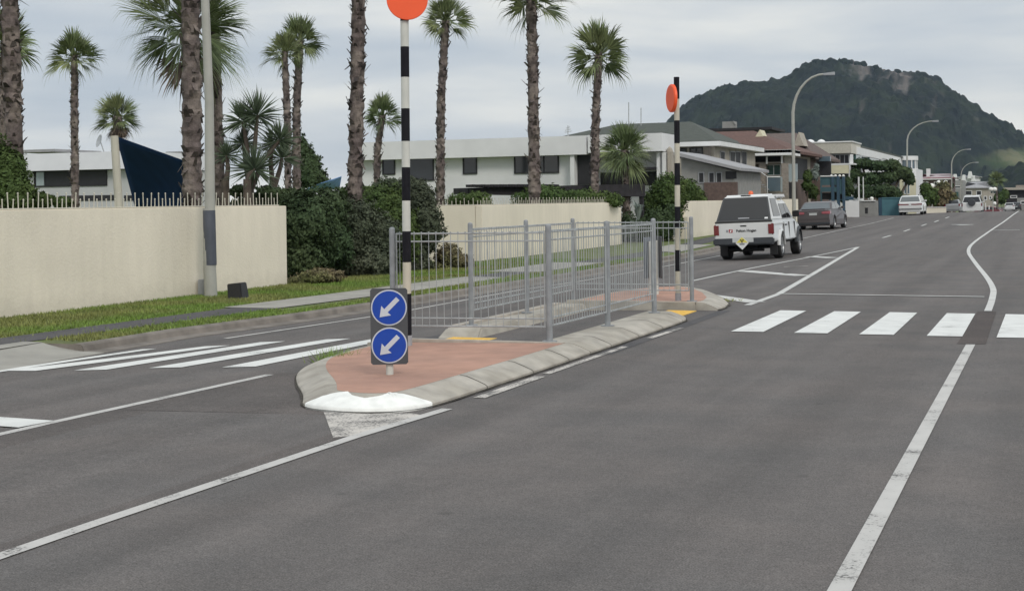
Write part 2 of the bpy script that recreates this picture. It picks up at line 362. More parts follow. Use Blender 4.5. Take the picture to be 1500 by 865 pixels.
def slabpoly(name, pts, z, mat, nst=1):
    mb = MB(); mb.quad(*[(u, v, gz(u, v) + z) for u, v in pts]); return struct(name, mb, mat)
slabpoly('footpath', [(-12.95, 19.6), (-11.9, 19.6), (-11.45, 25), (-11.4, 28.8), (-12.5, 28.8), (-12.7, 24)], .112, 'slab')
slabpoly('footpath', [(-12.9, 31), (-11.5, 31), (-11.3, 36), (-12.9, 36)], .112, 'slab')
slabpoly('footpath', [(-12.9, 45), (-11.2, 43), (-11.6, 50), (-13.2, 50)], .112, 'slab')
slabpoly('driveway', [(-12.25, -20), (-11.9, -20), (-11.9, 10), (-11.9, 13.2), (-11.95, 14.0), (-12.25, 14.0)], .114, 'slab')
# right-hand kerb, out of the picture
struct('kerb', sweep(lambda v: 7.0, [(0, -.02), (.02, .12), (.15, .13), (.15, .1)], rv), 'kerbc')
struct('footpath', ribbon(rv, lambda v: 7.15, lambda v: 12, .1), 'path')
# painted markings
def strip(pts, wd, z=.006, taper=None):
    mb = MB(); pts = [Vector((p[0], p[1], 0)) for p in pts]
    dense = [pts[0]]
    for a, b in zip(pts, pts[1:]):
        k = max(1, int((b - a).length / 2.5))
        dense += [a + (b - a) * (i + 1) / k for i in range(k)]
    for i, p in enumerate(dense):
        t = (dense[min(i + 1, len(dense) - 1)] - dense[max(i - 1, 0)]).normalized(); s = Vector((-t.y, t.x, 0)) * wd / 2
        zz = z + max(0, p.y - 30) * .0002
        for q in (p + s, p - s): mb.v.append((q.x, q.y, gz(q.x, q.y) + zz))
    for i in range(len(dense) - 1): mb.f.append((2 * i, 2 * i + 1, 2 * i + 3, 2 * i + 2))
    return mb
def smooth_pts(pts, it=3):
    for _ in range(it):
        o = [pts[0]]
        for a, b in zip(pts, pts[1:]):
            o.append((a[0] * .75 + b[0] * .25, a[1] * .75 + b[1] * .25)); o.append((a[0] * .25 + b[0] * .75, a[1] * .25 + b[1] * .75))
        pts = o + [pts[-1]]
    return pts
def gp(px, py): p = G(px, py); return (p.x, p.y)
def mark(name, mb, mat='paint'): return struct(name, mb, mat)
mark('lane_line', strip([(-.87, -10), (-.86, 5), (-.84, 16.4)], .10), 'paint_worn')
mark('lane_line', strip(smooth_pts([(-.84, 21.2), (-.86, 23.5), (-.95, 27), (-1.75, 36.5), (-2.4, 45), (-2.5, 54), (-2.45, 65), (-2.3, 80), (-2.1, 101)]) + [(-2.1, 104), (-2.05, 110)], .105), 'paint_line')
mark('lane_line', strip([(-4.80, -5), (-4.78, 6), (-4.72, 8.8), (-4.62, 10.25)], .10), 'paint_worn')
mark('lane_line', strip([(-4.61, 10.9), (-4.6, 12.4)], .11), 'paint_old')
mark('lane_line', strip([(-4.61, 12.6), (-4.58, 15.2)], .08), 'paint_old')
mark('lane_line', strip([(-4.57, 16.2), (-4.52, 17.6)], .09), 'paint_old')
mark('lane_line', strip([(-7.60, -5), (-7.57, 9), (-7.47, 12.15)], .11), 'paint_worn')
mark('lane_line', strip([gp(330, 496), gp(450, 478), gp(570, 460), gp(760, 425), gp(850, 412), gp(970, 391), gp(1048, 376)] + [(-9.75, 50), (-9.85, 60), (-9.8, 70), (-9.6, 94)], .09), 'paint_worn')
# flush median beyond the island
mark('lane_line', strip([gp(1095, 447), gp(1140, 431), gp(1200, 396), gp(1257, 362)], .12), 'paint_line')
mark('lane_line', strip([gp(1012, 412), gp(1048, 404), gp(1100, 393), gp(1180, 378), gp(1257, 362)], .10), 'paint_line')
mark('hatch_line', strip([gp(1022, 431), gp(1108, 443)], .36, .009), 'paint_line')
mark('hatch_line', strip([gp(1088, 397), gp(1177, 404)], .42, .009), 'paint_line')
mark('hatch_line', strip([gp(1187, 376), gp(1221, 378)], .42, .009), 'paint_line')
mark('hatch_line', strip([gp(1148, 391), gp(1184, 390)], .12, .009), 'paint_old')
mark('give_way_line', strip([gp(1143, 430.5), gp(1300, 433), gp(1442, 435)], .12, .010), 'paint_line')
mark('give_way_line', strip([(-11.2, 9.3), (-8.2, 8.95), (-7.62, 8.85)], .36, .010))
mark('give_way_line', strip([gp(1450, 337.5), gp(1494, 337)], .2, .009))
for a, b in (((1293, 348.5), (1305, 345)), ((1324, 339.2), (1333, 336)), ((1350, 331), (1357, 328.5)), ((1369, 325.4), (1375, 323)), ((1385, 320), (1390, 318))):
    mark('lane_line', strip([gp(*a), gp(*b)], .12), 'paint_line')
arr = strip([(-4.75, 75.6), (-3.65, 75.3)], .4, .008); arr.add(*(lambda m: (m.v, m.f))(strip([(-4.35, 75.3), (-4.0, 74.6)], .5, .012)))
mark('road_arrow', arr)
# pedestrian crossing bars
for i in range(9):
    u0 = -3.79 + .80 * i
    mb = MB(); mb.quad((u0, 17.25, .008), (u0 + .41, 17.28, .008), (u0 + .40, 20.64, .008), (u0 + .01, 20.66, .008)); mark('zebra_bar', mb)
for bot, top in (((0, 543), (207, 512)), ((5, 543.5), (300, 507.5)), ((108, 543), (381, 501.5)), ((218, 539.5), (477, 497.5)), ((325, 538.5), (560, 494))):
    a = G(*bot); b = G(*top); d = .0
    wdt = .17 if bot[0] == 0 else .36
    if bot[0] == 0: a = G(-40, 548)
    d = (b - a); d.z = 0; d = d.normalized(); s = Vector((d.y, -d.x, 0)) * wdt; s = Vector((wdt, .10, 0))
    mb = MB()
    q = [(a.x, a.y), (a.x + s.x, a.y + s.y), (b.x + s.x * .85, b.y + s.y * 1.2), (b.x, b.y)]
    def lerp(p, r, t): return (p[0] + (r[0] - p[0]) * t, p[1] + (r[1] - p[1]) * t)
    for k in range(4):
        c = [lerp(q[0], q[3], k / 4), lerp(q[1], q[2], k / 4), lerp(q[1], q[2], (k + 1) / 4), lerp(q[0], q[3], (k + 1) / 4)]
        mb.quad(*[(x, y, gz(x, y) + .007) for x, y in c])
    mark('zebra_bar', mb)
mark('road_patch', ribbon([-5, 0, 3, 6, 8.9, 9.7], lambda v: -7.56, lambda v: -4.80, .003, 1), 'median')
mark('road_patch', ribbon([9.7, 10.3, 11.0, 11.8, 12.3], lambda v: -7.52, lambda v: float(np.interp(v, [9.7, 10.3, 11, 11.8, 12.3], [-5.4, -5.9, -6.35, -6.9, -7.1])), .003, 1), 'median')
mb = MB(); mb.quad(*[(x, y, .004) for x, y in ((-.99, 16.45), (-.68, 16.5), (-.72, 21.15), (-.98, 21.1))]); mark('road_patch', mb, 'patch')
mb = MB(); mb.quad(*[(x, y, .004) for x, y in ((-5.52, 9.80), (-4.86, 8.76), (-4.72, 8.9), (-4.69, 9.9), (-4.8, 9.95))]); mark('island_nose_marking', mb, 'paint_old')
mb = MB(); mb.quad(*[(x, y, gz(x, y) + .003) for x, y in ((-7.42, 14.37), (-4.5, 14.37), (-4.5, 20.45), (-7.42, 20.45), (-7.55, 16))]); mark('crossing_path', mb, 'path')
# ------------------------------------------------------------------ traffic islands
def offset_in(poly, d):
    n = len(poly); out = []
    for i in range(n):
        p0, p1, p2 = Vector(poly[i - 1]), Vector(poly[i]), Vector(poly[(i + 1) % n])
        t1 = (p1 - p0).normalized(); t2 = (p2 - p1).normalized()
        nrm = (Vector((-t1.y, t1.x)) + Vector((-t2.y, t2.x))).normalized()
        k = d / max(.5, nrm.dot(Vector((-t1.y, t1.x)))); out.append(p1 + nrm * k)
    return out
def roundc(poly, it=2, keep=()):
    for _ in range(it):
        o = []
        n = len(poly)
        for i in range(n):
            a, b = poly[i], poly[(i + 1) % n]
            o.append((a[0] * .8 + b[0] * .2, a[1] * .8 + b[1] * .2)); o.append((a[0] * .2 + b[0] * .8, a[1] * .2 + b[1] * .8))
        poly = o
    return poly
def kerb_arc(path, wid, h, mb, flip=1):
    """sloping kerb swept along an open path; the raised side lies to the left of travel"""
    prof = [(0, -.03), (.0, .03), (.02, .045), (.10, .078), (.20, .114), (.24, .12), (wid, .123)]
    n = len(path); pr = len(prof); rows = []
    for i in range(n):
        p = Vector(path[i]); a = Vector(path[max(i - 1, 0)]); b = Vector(path[min(i + 1, n - 1)])
        t = (b - a).normalized(); s = Vector((-t.y, t.x)) * flip
        for d, z in prof:
            q = p + s * d; mb.v.append((q.x, q.y, z * h / .12 + gz(q.x, q.y)))
    o_ = len(mb.v) - n * pr
    for i in range(n - 1):
        for k in range(pr - 1): mb.f.append((o_ + i * pr + k, o_ + i * pr + k + 1, o_ + (i + 1) * pr + k + 1, o_ + (i + 1) * pr + k))
    for i in (0, n - 1):
        last = mb.v[o_ + i * pr + pr - 1]; mb.v.append((last[0], last[1], last[2] - .2)); first = mb.v[o_ + i * pr]; mb.v.append((first[0], first[1], first[2] - .1))
        mb.f.append(tuple(o_ + i * pr + k for k in range(pr)) + (len(mb.v) - 2, len(mb.v) - 1))
    return [mb.v[i * pr + pr - 1] for i in range(n)]
near_path = [(-7.45, 14.33), (-7.46, 13.5), (-7.36, 12.7), (-7.12, 12.1), (-6.75, 11.45), (-6.22, 10.68), (-6.0, 10.3), (-5.86, 10.04), (-5.65, 9.90), (-5.4, 9.83), (-5.15, 9.85), (-4.93, 9.97), (-4.8, 10.2), (-4.76, 10.6), (-4.75, 11.5), (-4.72, 13), (-4.72, 14.33)]
isl = root('traffic_island', (-6, 12, gz(-6, 12)), 'terracotta topped traffic island nearest the camera, with a white painted nose', 'traffic island')
kb = MB(); near_path = smooth_pts(near_path, 2); inner = kerb_arc(near_path, .29, .12, kb)
# end face of the kerb and infill towards the walk-through
kb.box((-7.17, 14.28, -.08), (-5.02, 14.36, .118))
kb.box((-7.45, 14.28, -.08), (-7.18, 14.33, .07))
kb.build('kerb', 'conc', isl)
# white nose : a skin just above the kerb's sloping face
def skin(path, i0, i1, lift, mbx):
    prof = [(-.006, -.01), (-.004, .03), (.02, .05), (.10, .085), (.20, .11), (.27, .12)]
    pp = []
    for i in range(i0, i1):
        for k in range(4):
            pp.append(Vector(path[i]).lerp(Vector(path[i + 1]), k / 4))
    n = len(pp)
    for i in range(n):
        a = pp[max(i - 1, 0)]; b = pp[min(i + 1, n - 1)]; t = (b - a).normalized(); s = Vector((-t.y, t.x))
        f = float(np.interp(i / (n - 1), [0, .06, .22, .36, .5, .64, .8, .93, 1], [.05, .5, 1.07, .72, .58, .72, 1.07, .6, .05]))
        for d, z in prof:
            q = pp[i] + s * d * f
            zz = np.interp(d * f, [0, .02, .10, .20, .24, .29], [.03, .045, .078, .114, .12, .123]) if d > 0 else z
            mbx.v.append((q.x, q.y, zz + lift + gz(q.x, q.y)))
    for i in range(n - 1):
        for k in range(5): mbx.f.append((i * 6 + k, i * 6 + k + 1, (i + 1) * 6 + k + 1, (i + 1) * 6 + k))
wn = MB(); ia = min(range(len(near_path)), key=lambda i: math.hypot(near_path[i][0] + 5.86, near_path[i][1] - 10.04)); ib = min(range(len(near_path)), key=lambda i: math.hypot(near_path[i][0] + 4.78, near_path[i][1] - 10.38)); skin(near_path, ia, ib, .005, wn); wn.build('painted_nose', 'white_kerb', isl, True)
def dense(path, st=.12):
    o = []
    for a, b in zip(path, path[1:]):
        k = max(1, int((Vector(b) - Vector(a)).length / st)); o += [tuple(Vector(a).lerp(Vector(b), j / k)) for j in range(k)]
    return o + [path[-1]]
def joints(path, par, name='joint_lines', every=1.05, wid=.27):
    mb = MB(); acc = .4
    for i in range(1, len(path) - 1):
        a, b = Vector(path[i - 1]), Vector(path[i]); acc += (b - a).length
        if acc < every: continue
        acc = 0; t = (Vector(path[i + 1]) - a).normalized(); s_ = Vector((-t.y, t.x)); pr_ = [(-.002, .0), (-.001, .03), (.02, .045), (.10, .078), (.20, .114), (.24, .12), (wid, .123)]
        o = len(mb.v)
        for d, z in pr_:
            for e in (-.007, .007):
                q = b + s_ * d + t * e; mb.v.append((q.x, q.y, z + .003 + gz(q.x, q.y)))
        for k in range(len(pr_) - 1): mb.f.append((o + 2 * k, o + 2 * k + 1, o + 2 * k + 3, o + 2 * k + 2))
    o_ = mb.build(name, 'dirt', par); o_['kind'] = 'stuff'
inf = MB(); ring = [(x, y, z + .001) for x, y, z in inner] + [(-5.02, 14.27, .124), (-7.16, 14.27, gz(-7.16, 14.27) + .124)]
inf.quad(*ring); inf.build('paving_infill', 'terra', isl)
joints([p for p in dense([q for q in near_path if q[1] > 10.7 and q[0] > -5.5], .1)], isl)
me = MB(); me.box((-7.16, 14.268, .09), (-5.02, 14.355, .129)); me.build('edge_strip', 'mortar', isl)
# kerb that carries the near guard rail
ka = root('island_kerb', (-5, 14.4, 0), 'long sloping concrete kerb under the near run of guard rail', 'kerb')
k1 = MB(); kp = [(-4.72, 14.35), (-4.71, 15.5), (-4.70, 17), (-4.70, 18.0), (-4.72, 18.6), (-4.80, 18.9)]
top = kerb_arc(kp, .36, .12, k1)
for a, b in zip(top, top[1:]):
    k1.quad(a, b, (-5.30, b[1], .123), (-5.30, a[1], .123)); k1.quad((-5.30, a[1], .123), (-5.30, b[1], .123), (-5.30, b[1], -.03), (-5.30, a[1], -.03))
k1.quad((-4.80, 18.9, 0), (-4.92, 19.05, 0), (-5.30, 18.95, 0), (-5.30, 18.9, .123), (-5.1, 18.9, .12))
k1.build('kerb', 'conc', ka); joints(dense(kp, .1), ka, wid=.34)
kbr = root('island_kerb', (-7, 16, gz(-7, 16)), 'flat topped concrete kerb under the far run of guard rail', 'kerb')
k2 = MB()
k2.hexa([(-7.36, 15.9, -.1), (-6.74, 15.9, -.1), (-6.72, 20.40, -.1), (-7.36, 20.40, -.1)], [(-7.30, 16.2, .07), (-6.80, 16.2, .08), (-6.80, 20.40, .085), (-7.28, 20.40, .075)])
k2.build('kerb', 'conc', kbr, bevel=.02)
me = MB(); me.hexa([(-7.28, 16.3, .06), (-7.16, 16.3, .06), (-7.16, 20.3, .06), (-7.28, 20.3, .06)], [(-7.28, 16.3, .10), (-7.16, 16.3, .10), (-7.16, 20.3, .10), (-7.28, 20.3, .10)]); me.build('edge_strip', 'mortar', kbr)
far_path = [(-4.70, 20.47), (-4.68, 20.9), (-4.78, 21.6), (-5.15, 22.8), (-5.55, 23.8), (-5.95, 24.5), (-6.4, 24.8), (-6.9, 24.6), (-7.3, 23.9), (-7.45, 22.8), (-7.45, 21.5), (-7.45, 20.47)]
isf = root('traffic_island', (-6, 22, gz(-6, 22)), 'terracotta topped traffic island at the far end, beneath the far striped pole', 'traffic island')
kf = MB(); inr = kerb_arc(far_path, .34, .12, kf)
kf.box((-7.11, 20.44, -.08), (-5.04, 20.52, .118)); kf.build('kerb', 'conc', isf)
inf = MB(); inf.quad(*([(x, y, z + .001) for x, y, z in inr] + [(-7.11, 20.53, gz(-7.11, 20.5) + .124), (-5.04, 20.53, .124)])); inf.build('paving_infill', 'terra', isf)
me = MB(); me.box((-7.11, 20.445, .09), (-5.04, 20.525, .129)); me.build('edge_strip', 'mortar', isf)
def dirt(path, wd, name='gutter_dirt'):
    mb = MB(); n = len(path)
    for i in range(n):
        p = Vector(path[i]); t = (Vector(path[min(i + 1, n - 1)]) - Vector(path[max(i - 1, 0)])).normalized(); s = Vector((-t.y, t.x))
        for d in (.04, -wd * (.6 + .6 * noise.noise(Vector((p.x * 3, p.y * 3, 0))))):
            q = p + s * d; mb.v.append((q.x, q.y, gz(q.x, q.y) + .0125))
    for i in range(n - 1): mb.f.append((2 * i, 2 * i + 1, 2 * i + 3, 2 * i + 2))
    struct(name, mb, 'dirt')
dirt(dense(near_path + [(-4.71, 15.5), (-4.70, 17), (-4.70, 18.0), (-4.72, 18.6), (-4.80, 18.9)]), .035)
dirt(dense(far_path), .06)
# tactile paving
def tactile(u0, u1, v0, v1, label, sk=0):
    r = root('tactile_paving', ((u0 + u1) / 2, v0, gz(u0, v0)), label, 'tactile paving', 'yellow tactile pads in the walk-through')
    mb = MB(); z = gz((u0 + u1) / 2, v0) + .012
    mb.hexa([(u0, v0, z - .02), (u1, v0, z - .02), (u1 + sk, v1, z - .02), (u0 + sk, v1, z - .02)], [(u0, v0, z), (u1, v0, z), (u1 + sk, v1, z), (u0 + sk, v1, z)])
    mb.build('pad', 'yellow', r)
    st = MB(); nu = int((u1 - u0) / .06); nv = int((v1 - v0) / .06)
    for i in range(nu):
        for j in range(nv):
            c = (u0 + .03 + i * .06 + sk * (j + .5) / nv, v0 + .03 + j * .06, z)
            st.lathe(c, (0, 0, 1), [(-.002, .018), (.006, .014)], 6)
    o = st.build('stud', 'yellow', r); o['kind'] = 'stuff'
tactile(-7.10, -6.50, 15.35, 15.98, 'yellow studded tactile pad just behind the near terracotta island')
tactile(-5.42, -4.98, 19.45, 20.28, 'yellow studded tactile pad at the gap opening onto the right zebra bars')
# ------------------------------------------------------------------ guard rails
def post(u, v, z, h, par, r=.033):
    mb = MB(); mb.lathe((u, v, z), (0, 0, 1), [(0, r), (h - .02, r), (h, r * .85), (h + .008, r * .3)], 12)
    mb.lathe((u, v, z), (0, 0, 1), [(0, r + .05), (.012, r + .05)], 12)
    mb.build('post', 'galv2', par)
def panel(a, b, z0, par):
    a = Vector((*a, 0)); b = Vector((*b, 0)); d = (b - a).normalized(); a = a + d * .05; b = b - d * .05; Ln = (b - a).length
    up = Vector((0, 0, 1)); fr = MB(); br = MB()
    zt, zt2, zb2, zb = z0 + 1.235, z0 + 1.145, z0 + .27, z0 + .18
    for z, r in ((zt2, .010), (zb2, .010)): fr.tube([a + up * z, b + up * z], r, 6)
    for z in (zt, zb): fr.tube([a + up * z, b + up * z], .011, 6)
    for q in (a, b): fr.tube([q + up * (zb - .005), q + up * (zt + .005)], .010, 6)
    n = int(Ln / .085)
    for i in range(n):
        p = a + d * (Ln * (i + .5) / n)
        s = Vector((d.y, -d.x, 0)) * .011
        br.tube([p + s + up * (zb - .012), p + s + up * (zt + .016)], .0042, 5)
        br.tube([p - s + up * (zt + .014), p + s * 2.2 + up * (zt + .016)], .006, 5)
    fr.build('rail_frame', 'galv', par); br.build('bars', 'galv', par)
gr = root('guard_rail', (-5.22, 14.4, .123), 'galvanised guard rail along the near kerb, three posts and two bar panels', 'guard rail', 'galvanised guard rails of the walk-through')
PA = [(-5.22, 14.40), (-5.16, 16.38), (-5.13, 18.45)]
for p in PA: post(*p, .123, 1.31, gr, .036)
panel(PA[0], PA[1], .12, gr); panel(PA[1], PA[2], .12, gr)
gr = root('guard_rail', (-7.1, 16.4, .08), 'galvanised guard rail along the far kerb beside the left lane', 'guard rail', 'galvanised guard rails of the walk-through')
PB = [(-7.05, 16.45), (-7.05, 18.5), (-7.06, 20.62)]
for p in PB[:2]: post(*p, .085, 1.34, gr)
panel(PB[0], PB[1], .10, gr); panel(PB[1], PB[2], .10, gr)
gr = root('guard_rail', (-6.9, 14.1, .1), 'galvanised guard rail across the near terracotta island, behind the blue arrow signs', 'guard rail', 'galvanised guard rails of the walk-through')
PD = [(-7.03, 14.12), (-5.22, 14.40)]
post(*PD[0], .095, 1.32, gr, .033); panel(PD[0], PD[1], .11, gr)
gr = root('guard_rail', (-7.06, 20.62, .1), 'galvanised guard rail across the front of the far terracotta island', 'guard rail', 'galvanised guard rails of the walk-through')
PC = [(-7.06, 20.62), (-5.13, 20.62)]
post(*PC[0], .095, 1.32, gr); post(*PC[1], .125, 1.30, gr); panel(PC[0], PC[1], .11, gr)
# ------------------------------------------------------------------ striped crossing poles
def beacon_pole(px, ys, kinds, Z, base, r, label, disc):
    rt = root('crossing_pole', base, label, 'crossing beacon pole', 'striped crossing poles with orange discs')
    lean = P(px[0], ys[0], Z) - P(px[1], ys[-1], Z)
    pts = [P(px[0] + (px[1] - px[0]) * (y - ys[0]) / (ys[-1] - ys[0]), y, Z) for y in ys]
    pts[-1].z = base[2] - .02
    groups = {}
    for a, b, k in zip(pts, pts[1:], kinds):
        rr = r * 1.12 if k == 'greyp' else (r * 1.03 if k == 'blackp' else r)
        mb = MB().tube([b, a], rr, 28); nm = {'blackp': 'black_band', 'whitep': 'white_band', 'creamp': 'white_band', 'greyp': 'sleeve'}[k]
        mb.build(nm, k, rt)
    disc(rt, pts)
    return rt
b1 = G(597, 506, .12); Z1 = depth(b1)
def disc1(rt, pts):
    c = P(596.5, 0.5, Z1); d = (Vector((0, 0, EYE)) - c); d.z = 0; d.normalize(); c = c + d * .07
    MB().lathe(c, d, [(-.012, .222), (-.008, .232), (.008, .232), (.012, .226)], 48).build('disc', 'orange', rt)
    MB().box(c - d * .07 + Vector((-.03, -.03, -.10)), c - d * .012 + Vector((.03, .03, -.06))).build('bracket', 'galv', rt)
beacon_pole((592, 597), [-32, -8, 31, 68.6, 113, 159, 206.7, 245, 293.7, 338.5, 383.7, 429.7, 490.6, 506],
            ['blackp', 'blackp', 'whitep', 'blackp', 'whitep', 'blackp', 'whitep', 'blackp', 'whitep', 'blackp', 'creamp', 'blackp', 'greyp'], Z1, b1, .047,
            'near black and white striped pole whose orange disc faces the camera', disc1)
b2 = G(993.5, 440, .12); Z2 = depth(b2)
def disc2(rt, pts):
    c = P(984.0, 144, Z2)
    vd = (Vector((0, 0, EYE)) - c); vd.z = 0; vd.normalize(); side = Vector((-vd.y, vd.x, 0))
    d = (vd * .32 - side * .947).normalized()
    MB().lathe(c, d, [(-.025, .205), (-.02, .22), (.015, .22), (.03, .20)], 40).build('disc', 'orange', rt)
    MB().tube([c, P(991, 144, Z2)], .018, 8).build('bracket', 'galv', rt)
beacon_pole((991, 993.5), [113, 145, 176.5, 210, 239, 271, 302.5, 334, 366, 397, 429, 440],
            ['blackp', 'creamp', 'blackp', 'creamp', 'blackp', 'creamp', 'blackp', 'creamp', 'blackp', 'creamp', 'greyp'], Z2, b2, .042,
            'far black and white striped pole with its orange disc seen almost edge-on', disc2)
# ------------------------------------------------------------------ keep-left sign
def keep_left(loc, face, label, w_=.342, h_=.70, z0=.1, board='signg'):
    rt = root('keep_left_sign', loc, label, 'traffic sign')
    f = Vector((face[0], face[1], 0)).normalized(); rgt = Vector((-f.y, f.x, 0)); up = Vector((0, 0, 1)); c = Vector(loc) + up * (z0 + h_ / 2)
    def pt(x, y, d): return c + rgt * x + up * y + f * d
    mb = MB(); x, y = w_ / 2, h_ / 2
    ring = lambda d, x, y, k=.018: [pt(-x + k, -y, d), pt(x - k, -y, d), pt(x, -y + k, d), pt(x, y - k, d), pt(x - k, y, d), pt(-x + k, y, d), pt(-x, y - k, d), pt(-x, -y + k, d)]
    mb.hexa(ring(0, x, y), ring(.02, x, y)); bo = mb.build('board', board, rt)
    for cy in (h_ / 4 - .002, -h_ / 4 + .002):
        cc = pt(0, cy, .02); r = w_ / 2 - .006
        ds = MB().lathe(cc, f, [(0, r), (.004, r)], 48).build('disc_border', 'signw', bo)
        MB().lathe(cc, f, [(.004, r - .012), (.007, r - .012)], 48).build('blue_disc', 'blue', bo)
        am = MB()
        dr = Vector((-.707, -.707)) ; n = Vector((.707, -.707)); s = r
        def q(a, b, d): v = dr * a + n * b; return cc + rgt * v.x + up * v.y + f * d
        shp = [(.74, 0), (.22, .38), (.24, .13), (-.70, .13), (-.70, -.13), (.24, -.13), (.22, -.38)]
        am.hexa([q(a * s, b * s, .007) for a, b in shp], [q(a * s, b * s, .010) for a, b in shp])
        am.build('arrow', 'signw', bo)
    MB().lathe(Vector(loc) - f * .035, up, [(0, .034), (z0 + .08, .034), (z0 + h_ * .9, .03)], 12).build('post', 'whitep', rt)
    return rt
sg = G(571, 549, .12)
vd = Vector((-sg.x, -sg.y, 0)).normalized()
keep_left(sg, (vd.x, vd.y), 'two blue discs with white arrows on a grey board, front of the near island')
sg2 = G(965, 431, .12)
vd2 = Vector((-sg2.x, -sg2.y, 0)).normalized(); sd2 = Vector((-vd2.y, vd2.x, 0))
keep_left(sg2, (-vd2 * .28 + sd2 * .96)[:2], 'dark keep left board seen nearly edge-on beyond the guard rail', z0=.28)
sg3 = G(950, 431, .10)
vd3 = Vector((-sg3.x, -sg3.y, 0)).normalized(); sd3 = Vector((-vd3.y, vd3.x, 0))
keep_left(sg3, (-vd3 * .33 - sd3 * .944)[:2], 'narrow pale grey sign board seen through the bars, left of the dark one', z0=.28, board='greyb')
# ------------------------------------------------------------------ boundary walls with spikes
def spike_wall(pts, z0, z1, th, label, s_lo, s_hi, hl, hs, tone='cream'):
    rt = root('boundary_wall', (pts[0][0], pts[0][1], z0), label, 'wall', 'cream boundary walls along the verge')
    body = MB(); sp = MB()
    for a, b in zip(pts, pts[1:]):
        a = Vector((*a, 0)); b = Vector((*b, 0)); d = (b - a).normalized(); n = Vector((-d.y, d.x, 0))
        q = [a, b, b + n * th, a + n * th]
        body.hexa([(p.x, p.y, z0) for p in q], [(p.x, p.y, z1) for p in q])
    for a, b, st in s_lo:
        a = Vector((*a, z1)); b = Vector((*b, z1)); d = (b - a); Ln = d.length; d.normalize(); n = Vector((-d.y, d.x, 0)); k = int(Ln / st)
        for i in range(k):
            p = a + d * (Ln * (i + .5) / k) + n * th / 2 + d * random.uniform(-.01, .01); h = hl if i % 2 else hs
            t = Vector((random.uniform(-.012, .012), random.uniform(-.012, .012), h))
            sp.tube([p - Vector((0, 0, .02)), p + t], .0095, 5); sp.lathe(p + t - Vector((0, 0, .012)), (0, 0, 1), [(0, .010), (.015, .017), (.032, .004)], 5)
        sp.tube([a + n * th / 2 + Vector((0, 0, .012)), b + n * th / 2 + Vector((0, 0, .012))], .012, 4)
    body.build('wall', tone, rt, bevel=.012); o = sp.build('spike_rail', 'post', rt); return rt
random.seed(4)
spike_wall([(-15.3, -30), (-15.3, 25.65)], -.1, 1.67, .2, 'cream rendered wall on the left with metal spikes, behind the lamp post', [((-15.3, -2), (-15.3, 25.5), .1165)], 0, .26, .155)
spike_wall([(-15.4, 36.8), (-15.4, 50.8)], -.1, 1.60, .2, 'cream wall with spikes past the dark shrubs, ending before the far striped pole', [((-15.4, 36.9), (-15.4, 50.6), .16), ((-17.3, 36.8), (-15.5, 36.8), .13)], 0, .2, .12)
mb = MB(); mb.box((-19.6, 36.8, -.1), (-15.61, 37.0, 1.598)); mb.build('wall', 'cream', bpy.data.objects['boundary_wall.001'])
spike_wall([(-14.5, 57.2), (-14.2, 84)], -.1, 1.62, .2, 'plain cream wall beside the white utility vehicle', [], 0, 0, 0)
mb = MB(); mb.box((-15.15, 57.2, -.1), (-14.71, 57.4, 1.60)); mb.build('wall', 'cream', bpy.data.objects['boundary_wall.002'])
mb = MB(); mb.box((-14.9, 56.7, -.1), (-14.25, 57.19, .95)); mb.build('pier', 'cream', bpy.data.objects['boundary_wall.002'])
# grass blades
rng = np.random.default_rng(3)
def blades(name, n, reg, h, label):
    pts = []
    while len(pts) < n:
        v = reg[2] + (reg[3] - reg[2]) * rng.random(); u = reg[0] + (reg[1] - reg[0]) * rng.random()
        ku = kerbu(v) - .14
        if u > ku: continue
        if pint(1)(v) - .03 < u < pint(2)(v) + .03 and rng.random() > .015: continue
        if u > -12.3 and v < 14.3: continue
        if 19.4 < v < 29 and -12.9 < u < -11.45: continue
        if 30.9 < v < 36.1 and -12.95 < u < -11.35: continue
        if 43.5 < v < 50.1 and u > -13.1: continue
        pts.append((u, v))
    a = np.array(pts); k = len(a)
    z = np.array([gz(u, v) for u, v in pts]) + .095
    an = rng.random(k) * 6.28; wd = .006 + .006 * rng.random(k); hh = h * (.4 + rng.random(k)); le = rng.normal(0, .02, (k, 2))
    V = np.zeros((k, 3, 3)); V[:, 0] = np.c_[a[:, 0] - np.cos(an) * wd, a[:, 1] - np.sin(an) * wd, z]
    V[:, 1] = np.c_[a[:, 0] + np.cos(an) * wd, a[:, 1] + np.sin(an) * wd, z]; V[:, 2] = np.c_[a + le, z + hh]
    mb = MB(); mb.v = [tuple(q) for q in V.reshape(-1, 3)]; mb.f = [(3 * i, 3 * i + 1, 3 * i + 2) for i in range(k)]
    o = mb.build(name, 'blade', None); tag(o, label, 'grass', kind='stuff'); return o
blades('grass', 90000, (-15.28, -10.6, 12, 38), .045, 'short green grass of the verge in front of the walls')
def tuft(c, n, rad, h, mat='blade'):
    mb = MB()
    for _ in range(n):
        p = Vector(c) + Vector((rng.normal(0, rad), rng.normal(0, rad), 0)); t = p + Vector((rng.normal(0, h * .5), rng.normal(0, h * .5), h * (.4 + .8 * rng.random())))
        s = Vector((rng.normal(), rng.normal(), 0)).normalized() * .005
        mb.add([p - s, p + s, t], [(0, 1, 2)])
    return mb
w1 = G(492, 530, .05)
tag(tuft(w1, 260, .11, .15).build('weed', 'blade'), 'tuft of green weeds on the left edge of the near island', 'weed', kind='stuff')
w2 = G(1062, 440, .02)
tag(tuft(w2, 120, .16, .04, ).build('weed', 'flax'), 'low mossy weeds at the tip of the far island', 'weed', kind='stuff')
